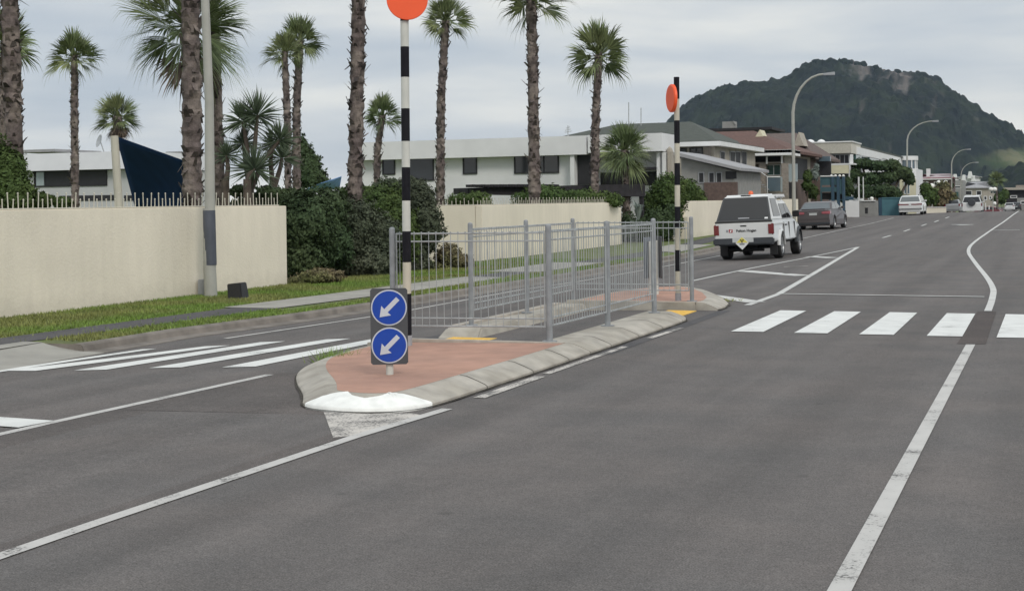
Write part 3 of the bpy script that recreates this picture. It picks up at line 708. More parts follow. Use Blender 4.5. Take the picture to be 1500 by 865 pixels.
# ------------------------------------------------------------------ street lamps, box
def street_lamp(base, top_pts, r0, r1, label, sleeve=None, mat='lampp', head=.5):
    rt = root('street_lamp', base, label, 'street lamp', 'curved arm street lamps along the verge')
    n = len(top_pts); pts = [Vector(base)] + top_pts
    MB().tube(pts, [r0 + (r1 - r0) * min(1, i / max(1, n - 1)) ** .6 for i in range(n + 1)], 24).build('pole', mat, rt)
    e = pts[-1]; d = (pts[-1] - pts[-2]).normalized(); side = Vector((0, 1, 0))
    hb = MB(); w = head * .17; z = Vector((0, 0, 1))
    hb.hexa([e - side * w * .6 - z * .07, e + side * w * .6 - z * .07, e + d * head + side * w - z * .15, e + d * head - side * w - z * .15],
            [e - side * w * .5 + z * .05, e + side * w * .5 + z * .05, e + d * head + side * w * .7 + z * .05, e + d * head - side * w * .7 + z * .05])
    hb.build('lamp_head', 'greyp', rt, bevel=.02)
    return rt
l1 = G(309, 434, .1); Zl = depth(l1)
base = l1
rt = street_lamp(l1 + Vector((0, 0, 1.45)), [P(306.5, 150, Zl), P(300, -10, Zl), P(298, -140, Zl)] + [P(298, -140, Zl) + Vector((x, 0, z)) for x, z in ((.15, .5), (.5, .95), (1.1, 1.2), (1.9, 1.3))], .098, .06, 'tall pale lamp post with dark sleeve in front of the left cream wall')
MB().tube([l1 - Vector((0, 0, .05)), P(308, 432, Zl).lerp(P(305.5, 300, Zl), .28), P(306, 305, Zl)], [.125, .118, .112], 28).build('sleeve', 'lampp', rt)
MB().tube([P(308, 388, Zl), P(306.2, 308, Zl)], [.121, .117], 28).build('dark_band', 'lampd', rt)
pbx = G(297, 432, .1)
MB().box(pbx + Vector((-.07, -.06, -.05)), pbx + Vector((.07, .06, .30))).build('junction_box', 'greyp', rt, bevel=.01)
def lampseries(xb, xt, yt, xe, ye, u, r, label, mat='lampp'):
    p0 = onU(xb, 300, u); Z = depth(p0); g = Vector((p0.x, p0.y, gz(p0.x, p0.y)))
    T = P(xt, yt, Z); E = P(xe, ye, Z); E.y = T.y + (E.y - T.y) * .15; sp = E - T
    pts = [g.lerp(T, .5), T]
    for t in (.15, .3, .45, .6, .75, .9, 1): 
        pts.append(T + Vector((sp.x * (1 - math.cos(t * math.pi / 2)) * .9 + sp.x * .1 * t, sp.y * t, sp.z * math.sin(t * math.pi / 2))))
    street_lamp(g, pts, r, r * .5, label, mat=mat, head=.65)
lampseries(1163, 1161.5, 165, 1208, 110, -13.5, .115, 'curved street lamp rising behind the bronze sedan against the mountain')
lampseries(1328, 1329, 205, 1366, 178, -13.5, .10, 'curved street lamp standing behind the white estate car')
lampseries(1394, 1394, 240, 1416, 219, -13.5, .10, 'third farthest curved street lamp, over the small silver hatchback')
lampseries(1405, 1408, 255, 1428, 238, -14.5, .09, 'farthest curved street lamp, smallest of the row')
bx = G(348, 437, .1)
rt = root('utility_box', bx, 'small tilted black plastic box on the grass beside the lamp post', 'utility box')
mb = MB(); s = .0145
mb.hexa([bx + Vector((-.14, -.12, 0)), bx + Vector((.17, -.12, -.0)), bx + Vector((.17, .14, 0)), bx + Vector((-.14, .14, 0))], [bx + Vector((-.18, -.08, .27)), bx + Vector((.11, -.08, .30)), bx + Vector((.11, .14, .30)), bx + Vector((-.18, .14, .27))])
mb.build('body', 'box', rt, bevel=.015)
MB().box(bx + Vector((-.12, -.16, -.02)), bx + Vector((.2, .2, .012))).build('base_plate', 'kerbc', rt)
# ------------------------------------------------------------------ palms
def fan_crown(o, R, n, rs, lo=-50, hi=88, nb=17, droop=.20):
    mb = MB()
    for i in range(n):
        f = (i + rs.random()) / n
        el = R_(lo + (hi - lo) * f ** .85); az = i * 2.399963 + rs.uniform(-.35, .35)
        d = Vector((math.cos(el) * math.cos(az), math.cos(el) * math.sin(az), math.sin(el)))
        s = Vector((-math.sin(az), math.cos(az), 0)); nn = s.cross(d)
        tw = rs.uniform(-1.1, 1.1); s2 = s * math.cos(tw) + nn * math.sin(tw); n2 = s2.cross(d)
        q = rs.uniform(.82, 1.22); lp = .34 * R * q; L_ = .70 * R * q
        B = Vector(o) + d * lp + Vector((0, 0, -.05 * R * (1 - f)))
        mb.add([Vector(o) - s * .05 * R, Vector(o) + s * .05 * R, B + s2 * .022 * R, B - s2 * .022 * R], [(0, 1, 2, 3)])
        sp = .80
        for k in range(nb):
            ph = -sp + 2 * sp * (k + .5) / nb + rs.uniform(-.05, .05)
            bd = (d * math.cos(ph) + s2 * math.sin(ph) + n2 * (-.30 * abs(math.sin(ph)) + rs.uniform(-.05, .05))).normalized()
            pr = bd.cross(n2).normalized(); ln = L_ * (1 - .34 * (ph / sp) ** 2) * rs.uniform(.82, 1.1)
            w = L_ * 2 * sp / nb * .30
            dr = ln * droop * rs.uniform(.2, 2.4) * (1.35 - f)
            m1 = B + bd * ln * .46; m2 = B + bd * ln * .80 + Vector((0, 0, -dr * .25)); tip = B + bd * ln * .98 + Vector((0, 0, -dr))
            mb.add([B, m1 - pr * w, m2 - pr * w * .32, tip, m2 + pr * w * .32, m1 + pr * w], [(0, 1, 5), (1, 2, 4, 5), (2, 3, 4)])
    return mb
def rough_trunk(pts, r0, r1, rs, boots=True, dens=42, flare=1.25):
    mb = MB(); pts = [Vector(p) for p in pts]; segs = []
    Ls = [(b - a).length for a, b in zip(pts, pts[1:])]; T = sum(Ls); n = max(6, int(T / .11)); c = []; rr = []
    for i in range(n + 1):
        t = T * i / n; k = 0
        while k < len(Ls) - 1 and t > Ls[k]: t -= Ls[k]; k += 1
        p = pts[k].lerp(pts[k + 1], min(1, t / Ls[k])); c.append(p)
        f = i / n; rr.append((r0 + (r1 - r0) * f) * (1 + (flare - 1) * max(0, 1 - f * 6)) * rs.uniform(.86, 1.08))
    mb.tube(c, rr, 14)
    for j in range(len(mb.v)):
        v = Vector(mb.v[j]); q = noise.noise_vector(v * 5.5) * r0 * .16; mb.v[j] = tuple(v + q)
    if boots:
        for _ in range(int(T * dens)):
            i = rs.randrange(1, n); a = rs.uniform(0, 6.283); d = Vector((math.cos(a), math.sin(a), 0)); s = Vector((-d.y, d.x, 0))
            p = c[i] + d * rr[i] * .88; w = rs.uniform(.04, .09) * (r0 / .2) ** .5; h = rs.uniform(.07, .18); o = rs.uniform(.04, .12) * (r0 / .2) ** .4
            if rs.random() < .06: o *= 2.2; h *= 1.6
            up = -1 if rs.random() < .25 else 1
            mb.add([p - s * w, p + s * w, p + s * w * .5 + d * o + Vector((0, 0, h * up)), p - s * w * .5 + d * o + Vector((0, 0, h * up)), p + d * .02 + Vector((0, 0, h * up * .2))],
                   [(0, 1, 2, 3), (0, 4, 1), (1, 4, 2), (0, 3, 4), (2, 4, 3)])
    return mb
def palm(name, trunk_px, Z, r_px, crown_px, R_px, label, n=40, skirt=0, seed=1, lo=-42, group='tall fan palms behind the walls', fans=17):
    rs = random.Random(seed); k = Z / F
    pts = [P(x, y, Z) for x, y in trunk_px]; g = pts[0].copy(); g.z = gz(g.x, g.y) + .05; 
    if pts[0].z > g.z + .3: pts = [g] + pts
    else: pts[0] = g
    rt = root(name, g, label, 'palm tree', group)
    top = P(crown_px[0], crown_px[1], Z)
    rough_trunk(pts + [top + Vector((0, 0, .06 * R_px * k))], r_px * k * .90, r_px * k * .78, rs).build('trunk', 'trunk', rt)
    fan_crown(top, R_px * k, n, rs, lo, nb=fans).build('crown', 'palm', rt)
    if skirt:
        sk = fan_crown(top - Vector((0, 0, R_px * k * .25)), R_px * k * .72, skirt, rs, -82, -40, 11, .2)
        sk.build('dead_fronds', 'dead', rt)
    return rt
palm('fan_palm', [(22, 260), (18, 110), (14, 0)], 30, 15.5, (12, -150), 110, 'thick dark palm trunk at the left edge of the photo above the green bush', seed=1)
# leaves of a second palm peep out around that trunk
palm('fan_palm', [(2, 290), (4, 170)], 46, 6, (6, 62), 52, 'palm mostly hidden behind the thick trunk at the left edge', seed=2, n=50, skirt=8)
palm('fan_palm', [(110, 300), (109, 180)], 60, 6.5, (109, 84), 43, 'slim palm in front of the long dark window of the left white house', seed=3)
palm('fan_palm', [(173, 290), (172, 230)], 84, 9, (172, 172), 37, 'short palm rising behind the left white house roof', seed=4, n=56, skirt=18)
palm('fan_palm', [(282, 300), (281, 150), (279, 0)], 28.6, 16.5, (278, -205), 110, 'thick palm trunk just left of the tall lamp post', seed=5)
palm('fan_palm', [(322, 300), (319, 200), (315, 60), (311, 0)], 33, 9.5, (306, -150), 100, 'medium palm trunk just right of the tall lamp post', seed=6)
palm('fan_palm', [(284, 296), (279, 150)], 32, 7, (272, 38), 108, 'big fan leaves spreading to both sides behind the thick trunk and lamp post', seed=27, n=46, lo=-55, fans=40, skirt=6)
palm('fan_palm', [(422, 290), (421, 180)], 52, 6, (417, 78), 37, 'left one of the paired slim palms behind the spiky cabbage tree', seed=8)
palm('fan_palm', [(435, 290), (434, 180)], 54, 7, (439, 62), 43, 'right one of the paired slim palms, slightly taller', seed=9)
palm('fan_palm', [(520, 290), (523, 130), (525, 0)], 35, 12.5, (527, -130), 80, 'tall rough palm trunk left of the near striped pole, crown above the photo', seed=10)
palm('fan_palm', [(552, 270), (553, 220)], 57, 6, (560, 172), 37, 'short palm between the rough trunk and the near striped pole', seed=11)
palm('fan_palm', [(645, 295), (646, 150)], 50, 7.5, (653, 32), 42, 'slim palm just right of the near striped pole', seed=12)
palm('fan_palm', [(783, 280), (781, 120)], 46, 10, (778, 2), 62, 'tall palm in front of the wide dark window of the long white house', seed=13, lo=-35)
palm('fan_palm', [(871, 275), (873, 160)], 54, 7.5, (877, 82), 53, 'palm with a full round crown left of the far striped pole', seed=14)
palm('fan_palm', [(917, 262), (915, 245)], 56, 7, (915, 222), 44, 'low bushy young palm at the right end of the long white house', seed=15, n=70, lo=-60, group=None)
# ------------------------------------------------------------------ cabbage trees
def sword_head(mb, c, R, n, rs):
    for i in range(n):
        el = R_(-40 + 128 * ((i + rs.random()) / n)); az = rs.uniform(0, 6.283)
        d = Vector((math.cos(el) * math.cos(az), math.cos(el) * math.sin(az), math.sin(el))); s = d.cross(Vector((rs.uniform(-1, 1), rs.uniform(-1, 1), rs.uniform(-1, 1)))).normalized()
        L_ = R * rs.uniform(.8, 1.35); w = R * .034
        m1 = Vector(c) + d * L_ * .5; t = Vector(c) + d * L_ + Vector((0, 0, -L_ * .10 * rs.random()))
        mb.add([Vector(c), m1 - s * w, t, m1 + s * w], [(0, 1, 2), (0, 2, 3)])
def cabbage(base_px, Z, heads, label, seed, dead=()):
    rs = random.Random(seed); b = P(*base_px, Z); b.z = gz(b.x, b.y)
    rt = root('cabbage_tree', b, label, 'tree', 'spiky cabbage trees')
    tr = MB(); hd = MB()
    fork = P(base_px[0], 262, Z)
    for x, y, r in heads:
        c = P(x, y, Z) + Vector((0, rs.uniform(-.4, .4), 0)); mid = fork.lerp(c, .5) + Vector((rs.uniform(-.08, .08), 0, 0))
        tr.tube([b if rs.random() < .0 else fork - Vector((0, 0, .3)), mid, c], [.07, .055, .04], 8); sword_head(hd, c, r * Z / F, 130, rs)
    tr.tube([b, fork], [.14, .09], 8)
    tr.build('trunk', 'bark', rt); hd.build('crown', 'cordy', rt)
cabbage((366, 300), 32, [(386, 170, 36), (362, 178, 34), (352, 210, 28), (405, 205, 30)], 'cabbage tree with several spiky heads left of the paired palms', 21)
cabbage((362, 300), 31, [(360, 248, 40)], 'low spiky cabbage tree right behind the spiked wall end', 22)
cabbage((400, 300), 33, [(402, 232, 30), (410, 212, 24)], 'green spiky cabbage tree touching the paired palm trunks', 23)
cabbage((330, 300), 31.5, [(326, 228, 24)], 'small spiky head beside the palm trunk right of the lamp post', 24)
# ------------------------------------------------------------------ shrubs
def leafcloud(blobs, n, size, seed, flat=1.0):
    r = np.random.default_rng(seed); V = []; vol = np.array([b[3] * b[4] * b[5] for b in blobs]) ** .67; vol /= vol.sum()
    cnt = r.multinomial(n, vol)
    mb = MB()
    for (cx, cy, cz, rx, ry, rz), k in zip(blobs, cnt):
        d = r.normal(size=(k, 3)); d /= np.linalg.norm(d, axis=1)[:, None]
        keep = d[:, 2] > -.9; d = d[keep]; k = len(d)
        rad = np.empty(k)
        for i in range(k):
            q = Vector(d[i]) * 2.4 + Vector((cx, cy, cz)) * 1.7
            rad[i] = .86 + .42 * noise.noise(q) + .22 * noise.noise(q * 2.7) + .10 * noise.noise(q * 6.5)
        rad *= 1 - .30 * r.random(k) ** 1.5; rad += .10 * (r.random(k) ** 6)
        p = d * rad[:, None] * np.array([rx, ry, rz]) + np.array([cx, cy, cz])
        nn = d + r.normal(0, .45, (k, 3)); nn /= np.linalg.norm(nn, axis=1)[:, None]
        a = np.cross(nn, r.normal(size=(k, 3))); a /= np.linalg.norm(a, axis=1)[:, None]; b = np.cross(nn, a)
        s = .75 * size * (.55 + .9 * r.random(k))[:, None]; a *= s; b *= s * .5 * flat
        V.append(np.stack([p - a, p + b, p + a, p - b], 1).reshape(-1, 3))
        # inner mass so nothing shows straight through
        bm = bmesh.new(); bmesh.ops.create_icosphere(bm, subdivisions=2, radius=1)
        vs = []
        for v in bm.verts:
            q = v.co * 2.4 + Vector((cx, cy, cz)) * 1.7; f = (.86 + .42 * noise.noise(q)) * .62
            vs.append((cx + v.co.x * rx * f, cy + v.co.y * ry * f, cz + v.co.z * rz * f))
        mb.add(vs, [tuple(v.index for v in f.verts) for f in bm.faces]); bm.free()
    A = np.concatenate(V); o = len(mb.v); mb.v += [tuple(q) for q in A]; mb.f += [(o + 4 * i, o + 4 * i + 1, o + 4 * i + 2, o + 4 * i + 3) for i in range(len(A) // 4)]
    return mb
def shrub(name, blobs_px, Z, mat, label, n=5000, size=.07, seed=1, cat='shrub', group=None, ydepth=1.0, trunk=None, zg=None):
    """blobs in picture units: x, y, half width, half height, depth offset"""
    B = []
    for x, y, rx, ry, dz in blobs_px:
        c = P(x, y, Z + dz); k = (Z + dz) / F; B.append((c.x, c.y, c.z, rx * k, rx * k * ydepth, ry * k))
    x0 = sum(b[0] for b in B) / len(B); y0 = sum(b[1] for b in B) / len(B); g = (x0, y0, gz(x0, y0) + .05)
    rt = root(name, g, label, cat, group)
    leafcloud(B, int(n * 2.0), size, seed).build('crown', mat, rt)
    st = MB(); rs = random.Random(seed)
    if trunk: trunk(st, g, B, rs)
    else:
        for b in B[:4]: st.tube([g, (b[0], b[1], b[2])], [.05, .03], 6)
    st.build('trunk', 'bark', rt)
    return rt
shrub('bush', [(8, 262, 34, 52, 0), (-30, 250, 45, 62, 0), (28, 288, 26, 26, -1)], 29, 'sh3', 'bright green bush behind the spiked wall at the left edge', 11000, .06, 31, 'bush')
shrub('bush', [(60, 294, 22, 12, 0), (92, 297, 16, 9, 0)], 31, 'sh3', 'low green hedge top under the long dark window, behind the spikes', 3000, .05, 32, 'bush')
shrub('shrub', [(448, 330, 50, 50, 0), (440, 375, 42, 42, 0), (474, 305, 40, 34, .8), (488, 360, 34, 40, .6), (430, 300, 26, 22, .4)], 31.5, 'sh1', 'darkest green shrub beside the end of the left spiked wall', 15000, .055, 33, group='dense shrubs between the two spiked walls')
shrub('shrub', [(395, 287, 30, 16, 0), (425, 293, 34, 18, 0), (362, 297, 24, 8, 0), (350, 280, 16, 10, 0)], 33, 'sh1', 'dark shrub top behind the right end of the spiked wall', 6000, .06, 34, group='dense shrubs between the two spiked walls')
shrub('shrub', [(518, 335, 46, 48, 0), (500, 375, 42, 40, 0), (545, 385, 44, 32, 0), (560, 350, 34, 40, .5), (492, 312, 30, 26, .6)], 33, 'sh2', 'grey leaved shrub in the middle of the dense shrubs', 15000, .055, 35, group='dense shrubs between the two spiked walls')
shrub('shrub', [(560, 305, 46, 36, 0), (525, 288, 36, 18, 1), (585, 345, 36, 50, -1)], 35.5, 'sh3', 'greener shrub behind the grey leaved one, left of the near striped pole', 12000, .06, 36, group='dense shrubs between the two spiked walls')
shrub('shrub', [(622, 330, 30, 50, 0), (600, 375, 36, 34, 0), (612, 292, 30, 22, .6)], 35, 'sh2', 'grey green shrub right of the near striped pole against the wall', 12000, .055, 37, group='dense shrubs between the two spiked walls')
shrub('shrub', [(572, 278, 34, 18, 0), (604, 276, 24, 18, 0)], 38, 'sh2', 'pale flowering shrub top below the long white house', 5000, .05, 38, group='dense shrubs between the two spiked walls')
shrub('low_plant', [(470, 405, 34, 13, 0), (440, 412, 26, 9, 0)], 29.8, 'sh4', 'dry brownish plants under the darkest shrub', 2500, .05, 39, 'plant')
shrub('low_plant', [(656, 375, 22, 20, 0), (676, 384, 22, 12, 0), (645, 392, 26, 9, 0)], 35.8, 'sh4', 'dry brown plants in front of the second cream wall corner', 2500, .05, 40, 'plant')
shrub('conifer', [(452, 245, 20, 30, 0), (440, 222, 14, 24, 0), (458, 262, 24, 16, 0)], 58, 'sh1', 'dark small tree behind the paired palms', 7000, .10, 41, 'tree')
shrub('bush', [(698, 294, 26, 15, 0), (672, 296, 20, 14, 0)], 46, 'sh3', 'low bush right of the slim palm behind wall spikes', 2500, .06, 42, 'bush')
shrub('bush', [(795, 290, 48, 20, 0), (850, 292, 44, 16, 0), (888, 294, 30, 14, 0)], 52, 'sh3', 'green hedge in front of the tall palm on the second spiked wall', 6000, .07, 43, 'bush')
shrub('shrub', [(975, 286, 26, 32, 0), (990, 284, 22, 30, .3), (958, 304, 20, 28, 0), (980, 320, 22, 34, 0), (950, 330, 16, 26, 0)], 57, 'sh3', 'round green shrub just left of and behind the far striped pole', 9000, .08, 44)
shrub('shrub', [(1008, 288, 20, 28, 0), (1023, 296, 15, 22, 0), (1002, 300, 20, 30, 0)], 62.8, 'sh3', 'green shrub top looking over the plain cream wall, right of the far striped pole', 6000, .08, 46)
shrub('shrub', [(965, 330, 26, 28, 0), (984, 326, 17, 30, 0), (940, 338, 20, 22, 0), (920, 336, 18, 28, 0)], 55.4, 'sh1', 'dark shrub at ground level between the second and third cream walls', 5000, .07, 45)
def flaxclump(px, py, Z, h, n, mat, label, seed, cat='plant'):
    rs = random.Random(seed); b = P(px, py, Z); rt = root('flax_plant', b, label, cat); mb = MB(); h = h * Z / F
    for _ in range(n):
        az = rs.uniform(0, 6.283); ln = h * rs.uniform(.6, 1.1); o = ln * rs.uniform(.1, .75); d = Vector((math.cos(az), math.sin(az), 0)); s = Vector((-d.y, d.x, 0)) * h * .05
        a = b + d * .03; m1 = b + d * o * .45 + Vector((0, 0, ln * .75)); t = b + d * o + Vector((0, 0, ln * (.7 if o > ln * .5 else 1)))
        mb.add([a - s, a + s, m1 + s, m1 - s, t], [(0, 1, 2, 3), (3, 2, 4)])
    mb.build('leaves', mat, rt)
flaxclump(805, 297, 53, 20, 60, 'flax', 'yellow green flax sticking up behind the second spiked wall', 51)
flaxclump(812, 297, 52.6, 16, 40, 'flax', 'shorter yellow flax beside the larger one behind the second wall', 52)
flaxclump(852, 298, 52, 16, 50, 'sh4', 'brownish grass clump behind the second spiked wall', 53)
flaxclump(935, 322, 53.4, 28, 46, 'greyleaf', 'silvery agave leaves right of the second cream wall', 54)
flaxclump(930, 340, 53, 22, 30, 'greyleaf', 'lower silvery agave beside the second cream wall end', 55)
# ------------------------------------------------------------------ buildings
def house(name, loc, label, cat='house', group=None): return root(name, loc, label, cat, group)
def vbox(rt, name, mat, x0, y0, x1, y1, v, th=.2, proud=0, bevel=0, zb=None):
    """box whose front face fills a rectangle seen on the plane Y=v"""
    a = onV(x0, (y0 + y1) / 2, v); b = onV(x1, (y0 + y1) / 2, v); xm = (x0 + x1) / 2
    zt = onV(xm, y0, v).z; z0 = onV(xm, y1, v).z if zb is None else zb
    return MB().box((a.x, v - proud, z0), (b.x, v + th, zt)).build(name, mat, rt, bevel=bevel)
def ubox(rt, name, mat, x0, y0, x1, y1, u, th=.2, proud=0, zb=None, bevel=0):
    """box whose right face lies on the plane X=u; heights are read at the picture column x0"""
    a = onU(x0, y0, u); b = onU(x1, y0, u); z0 = onU(x0, y1, u).z if zb is None else zb
    return MB().box((u - th, a.y, z0), (u + proud, b.y, a.z)).build(name, mat, rt, bevel=bevel)
def vwin(rt, x0, y0, x1, y1, v, mull=0, g='glass', fr='white2', fw=.06, name='window'):
    a = onV(x0, y0, v); b = onV(x1, y1, v); zt, z0 = onV((x0 + x1) / 2, y0, v).z, onV((x0 + x1) / 2, y1, v).z
    f = MB(); p = .04
    f.box((a.x, v - p, zt - fw), (b.x, v + .02, zt)); f.box((a.x, v - p, z0), (b.x, v + .02, z0 + fw))
    f.box((a.x, v - p, z0 + fw), (a.x + fw, v + .02, zt - fw)); f.box((b.x - fw, v - p, z0 + fw), (b.x, v + .02, zt - fw))
    for i in range(mull):
        x = a.x + (b.x - a.x) * (i + 1) / (mull + 1); f.box((x - fw / 2, v - p + .005, z0 + fw), (x + fw / 2, v + .02, zt - fw))
    o = f.build(name, fr, rt)
    MB().box((a.x + fw * .5, v - .012, z0 + fw * .5), (b.x - fw * .5, v + .015, zt - fw * .5)).build('pane', g, o)
def uwin(rt, x0, y0, x1, y1, u, mull=0, g='glass', fr='white2', fw=.07, name='window'):
    a = onU(x0, y0, u); b = onU(x1, y0, u); zt = a.z; z0 = onU(x0, y1, u).z; f = MB(); p = .04
    f.box((u - .02, a.y, zt - fw), (u + p, b.y, zt)); f.box((u - .02, a.y, z0), (u + p, b.y, z0 + fw))
    for t in [0, 1] + [(i + 1) / (mull + 1) for i in range(mull)]:
        y = a.y + (b.y - a.y) * t; f.box((u - .02, y - fw * .5, z0 + fw), (u + p - .006, y + fw * .5, zt - fw))
    o = f.build(name, fr, rt)
    MB().box((u - .015, a.y + fw * .5, z0 + fw * .5), (u + .012, b.y - fw * .5, zt - fw * .5)).build('pane', g, o)
def hip(rt, name, mat, u0, u1, v0, v1, ze, zr, ov=.5, rid=None, gab=False):
    u0, u1, v0, v1 = u0 - ov, u1 + ov, v0 - ov, v1 + ov; d = (v1 - v0) / 2; vm = (v0 + v1) / 2
    ra, rb = rid if rid else (u0 + d, u1 - d)
    vs = [(u0, v0, ze), (u1, v0, ze), (u1, v1, ze), (u0, v1, ze), (ra, vm, zr), (rb, vm, zr)] + [(u0, v0, ze - .18), (u1, v0, ze - .18), (u1, v1, ze - .18), (u0, v1, ze - .18)]
    mb = MB().add(vs, [(0, 1, 5, 4), (1, 2, 5), (2, 3, 4, 5), (3, 0, 4), (9, 8, 7, 6), (0, 6, 7, 1), (1, 7, 8, 2), (2, 8, 9, 3), (3, 9, 6, 0)])
    return mb.build(name, mat, rt)
# House A, far left, with the navy shade sail
vA = 58
A = house('white_house', onV(150, 295, vA), 'white flat roofed house at the far left with a long dark window')
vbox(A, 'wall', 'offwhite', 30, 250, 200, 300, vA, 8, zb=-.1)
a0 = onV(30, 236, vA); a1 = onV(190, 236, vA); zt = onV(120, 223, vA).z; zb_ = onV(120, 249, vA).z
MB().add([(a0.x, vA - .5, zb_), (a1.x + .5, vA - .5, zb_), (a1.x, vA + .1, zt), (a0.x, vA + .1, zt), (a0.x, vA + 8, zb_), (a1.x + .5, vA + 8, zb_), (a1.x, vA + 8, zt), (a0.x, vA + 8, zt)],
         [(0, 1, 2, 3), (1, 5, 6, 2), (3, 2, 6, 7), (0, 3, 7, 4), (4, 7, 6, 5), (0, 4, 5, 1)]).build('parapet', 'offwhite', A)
vbox(A, 'roof_edge', 'roofl', 25, 219, 80, 223, vA + 3, 4)
vwin(A, 50, 249, 157, 273, vA - .02, 1, 'dark', 'darkw', .05)
vbox(A, 'blind', 'paleglass', 53, 252, 64, 272, vA - .08, .04)
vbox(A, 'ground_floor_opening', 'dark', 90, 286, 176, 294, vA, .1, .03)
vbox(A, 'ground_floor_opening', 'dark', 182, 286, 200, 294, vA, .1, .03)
vbox(A, 'wing', 'roofl', 243, 222, 268, 300, vA + 14, 3, zb=-.1)
sd_ = root('satellite_dish', onV(150, 208, 60), 'grey satellite dish above the left white house roof', 'satellite dish')
c = onV(147, 207, 62); MB().lathe(c, (-.5, -.8, .3), [(0, .05), (.05, .24), (.10, .36), (.09, .37), (.03, .24), (-.02, .05)], 20).build('dish', 'galv', sd_)
MB().tube([c, (c.x + .1, c.y + .2, onV(147, 224, 62).z)], .03, 6).build('mount', 'galv', sd_)
# shade sails
def sail(pts, mat, label, sag=.12):
    n = 14; mb = MB()
    p = [Vector(q) for q in pts]
    for i in range(n + 1):
        for j in range(n + 1):
            s, t = i / n, j / n; q = (p[0] * (1 - s) + p[1] * s) * (1 - t) + (p[3] * (1 - s) + p[2] * s) * t
            b = math.sin(s * math.pi) * math.sin(t * math.pi); q = q + Vector((0, sag * b * 3, -sag * b))
            c = (p[0] + p[1] + p[2] + p[3]) / 4; edge = max(abs(s - .5), abs(t - .5)) * 2; q = q.lerp(c, .07 * (1 - abs(abs(s - .5) - abs(t - .5)) * 2) * 0)
            mb.v.append(tuple(q))
    for i in range(n):
        for j in range(n): mb.f.append((i * (n + 1) + j, i * (n + 1) + j + 1, (i + 1) * (n + 1) + j + 1, (i + 1) * (n + 1) + j))
    o = mb.build('shade_sail', mat, None, True); mo = o.modifiers.new('t', 'SOLIDIFY'); mo.thickness = .012
    return tag(o, label, 'shade sail')
sail([P(170, 200, 40), P(268, 235, 36), P(285, 305, 38), P(198, 305, 44)], 'navy', 'navy blue shade sail stretched beside the thick palm trunk')
sail([P(438, 281, 50), P(497, 277, 52), P(500, 258, 46), P(470, 268, 42)], 'sailb', 'light blue shade sail above the dark shrubs')
pp = root('sail_post', P(174, 300, 30), 'leaning cream post holding the navy shade sail', 'post')
MB().tube([P(176, 330, 30), P(167.5, 199, 30)], [.095, .085], 14).build('pole', 'post', pp)
# House B, the long white one
vB = 58
B = house('white_house', onV(700, 295, vB), 'long white flat roofed house behind the middle palms')
vbox(B, 'wall', 'white', 525, 228, 868, 300, vB, 10, zb=-.1)
vbox(B, 'parapet', 'white', 520, 204.5, 864, 231, vB, 10, .55)
vbox(B, 'upper_block', 'white', 866, 197, 974, 223, vB, 1.6, .5)
vbox(B, 'wall', 'white', 868, 215, 972, 300, vB + 1.2, 1.0, zb=-.1)
vwin(B, 560, 232, 579, 256, vB - .02, 0, 'glass', 'dark')
vwin(B, 598, 230, 636, 265, vB - .02, 0, 'glass', 'dark')
vwin(B, 678, 229, 699, 255, vB - .02, 0, 'glass', 'dark')
vwin(B, 753, 227, 819, 254, vB - .02, 2, 'glass', 'dark')
vbox(B, 'doorway', 'dark', 836, 225, 841, 271, vB, .1, .03)
vbox(B, 'pillar', 'white2', 840, 224, 846, 271, vB, .3, .45)
vbox(B, 'doorway', 'dark', 846, 225, 866, 271, vB, .1, .03)
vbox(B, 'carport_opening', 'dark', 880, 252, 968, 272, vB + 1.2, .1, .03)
vbox(B, 'canopy', 'darkw', 930, 245, 962, 248, vB, 1.2, .3)
for x in (964, 972): vbox(B, 'pillar', 'white2', x, 223, x + 4, 300, vB, .3, .2, zb=-.1)
vbox(B, 'pillar', 'beige', 978, 222, 984, 300, vB, .4, .0, zb=-.1)
MB().lathe(onV(981, 222, vB + .2), (0, 0, 1), [(-.02, .16), (.12, .12), (.22, .02)], 10).build('finial', 'beige', B)
pg = root('pergola', P(800, 290, 55), 'dark timber pergola beam running in front of the long white house', 'pergola')
a = P(685, 279, 52); b = P(945, 277, 56)
d = (b - a).normalized(); s_ = Vector((-d.y, d.x, 0)) * 1.2
MB().hexa([a - Vector((0, 0, .14)), b - Vector((0, 0, .30)), b + s_ - Vector((0, 0, .30)), a + s_ - Vector((0, 0, .14))], [a + Vector((0, 0, .10)), b + Vector((0, 0, .22)), b + s_ + Vector((0, 0, .22)), a + s_ + Vector((0, 0, .10))]).build('beam', 'darkw', pg)
for t in (.06, .3, .55, .97):
    q = a.lerp(b, t); MB().box((q.x - .08, q.y + .1, -.1), (q.x + .08, q.y + .28, q.z - .2)).build('post', 'darkw', pg)
rf = MB()
for i in range(26):
    q = a.lerp(b, .02 + i * .016); rf.box((q.x - .04, q.y - .45, q.z + .12), (q.x + .04, q.y + 1.5, q.z + .22 + .004 * (i % 3)))
rf.build('rafters', 'darkw', pg)
aer = root('tv_aerial', P(832, 199, 62), 'small tv aerial on the long white house roof', 'aerial')
mb = MB().tube([P(832, 200, 62), P(832, 184, 62)], .025, 5)
for y, hw in ((187, 3), (190, 4), (193, 5)): mb.tube([P(832 - hw, y + 1, 62), P(832 + hw, y - 1, 62)], .02, 5)
mb.build('aerial', 'galv', aer)
for x, y0, t in ((921, 150, 'taller'), (939, 158, 'shorter')):
    r_ = root('radio_mast', P(x, 185, 88), t + ' thin mast above the grey green roof', 'mast'); MB().tube([P(x, 184, 88), P(x, y0, 88)], .03, 5).build('mast', 'galv', r_)
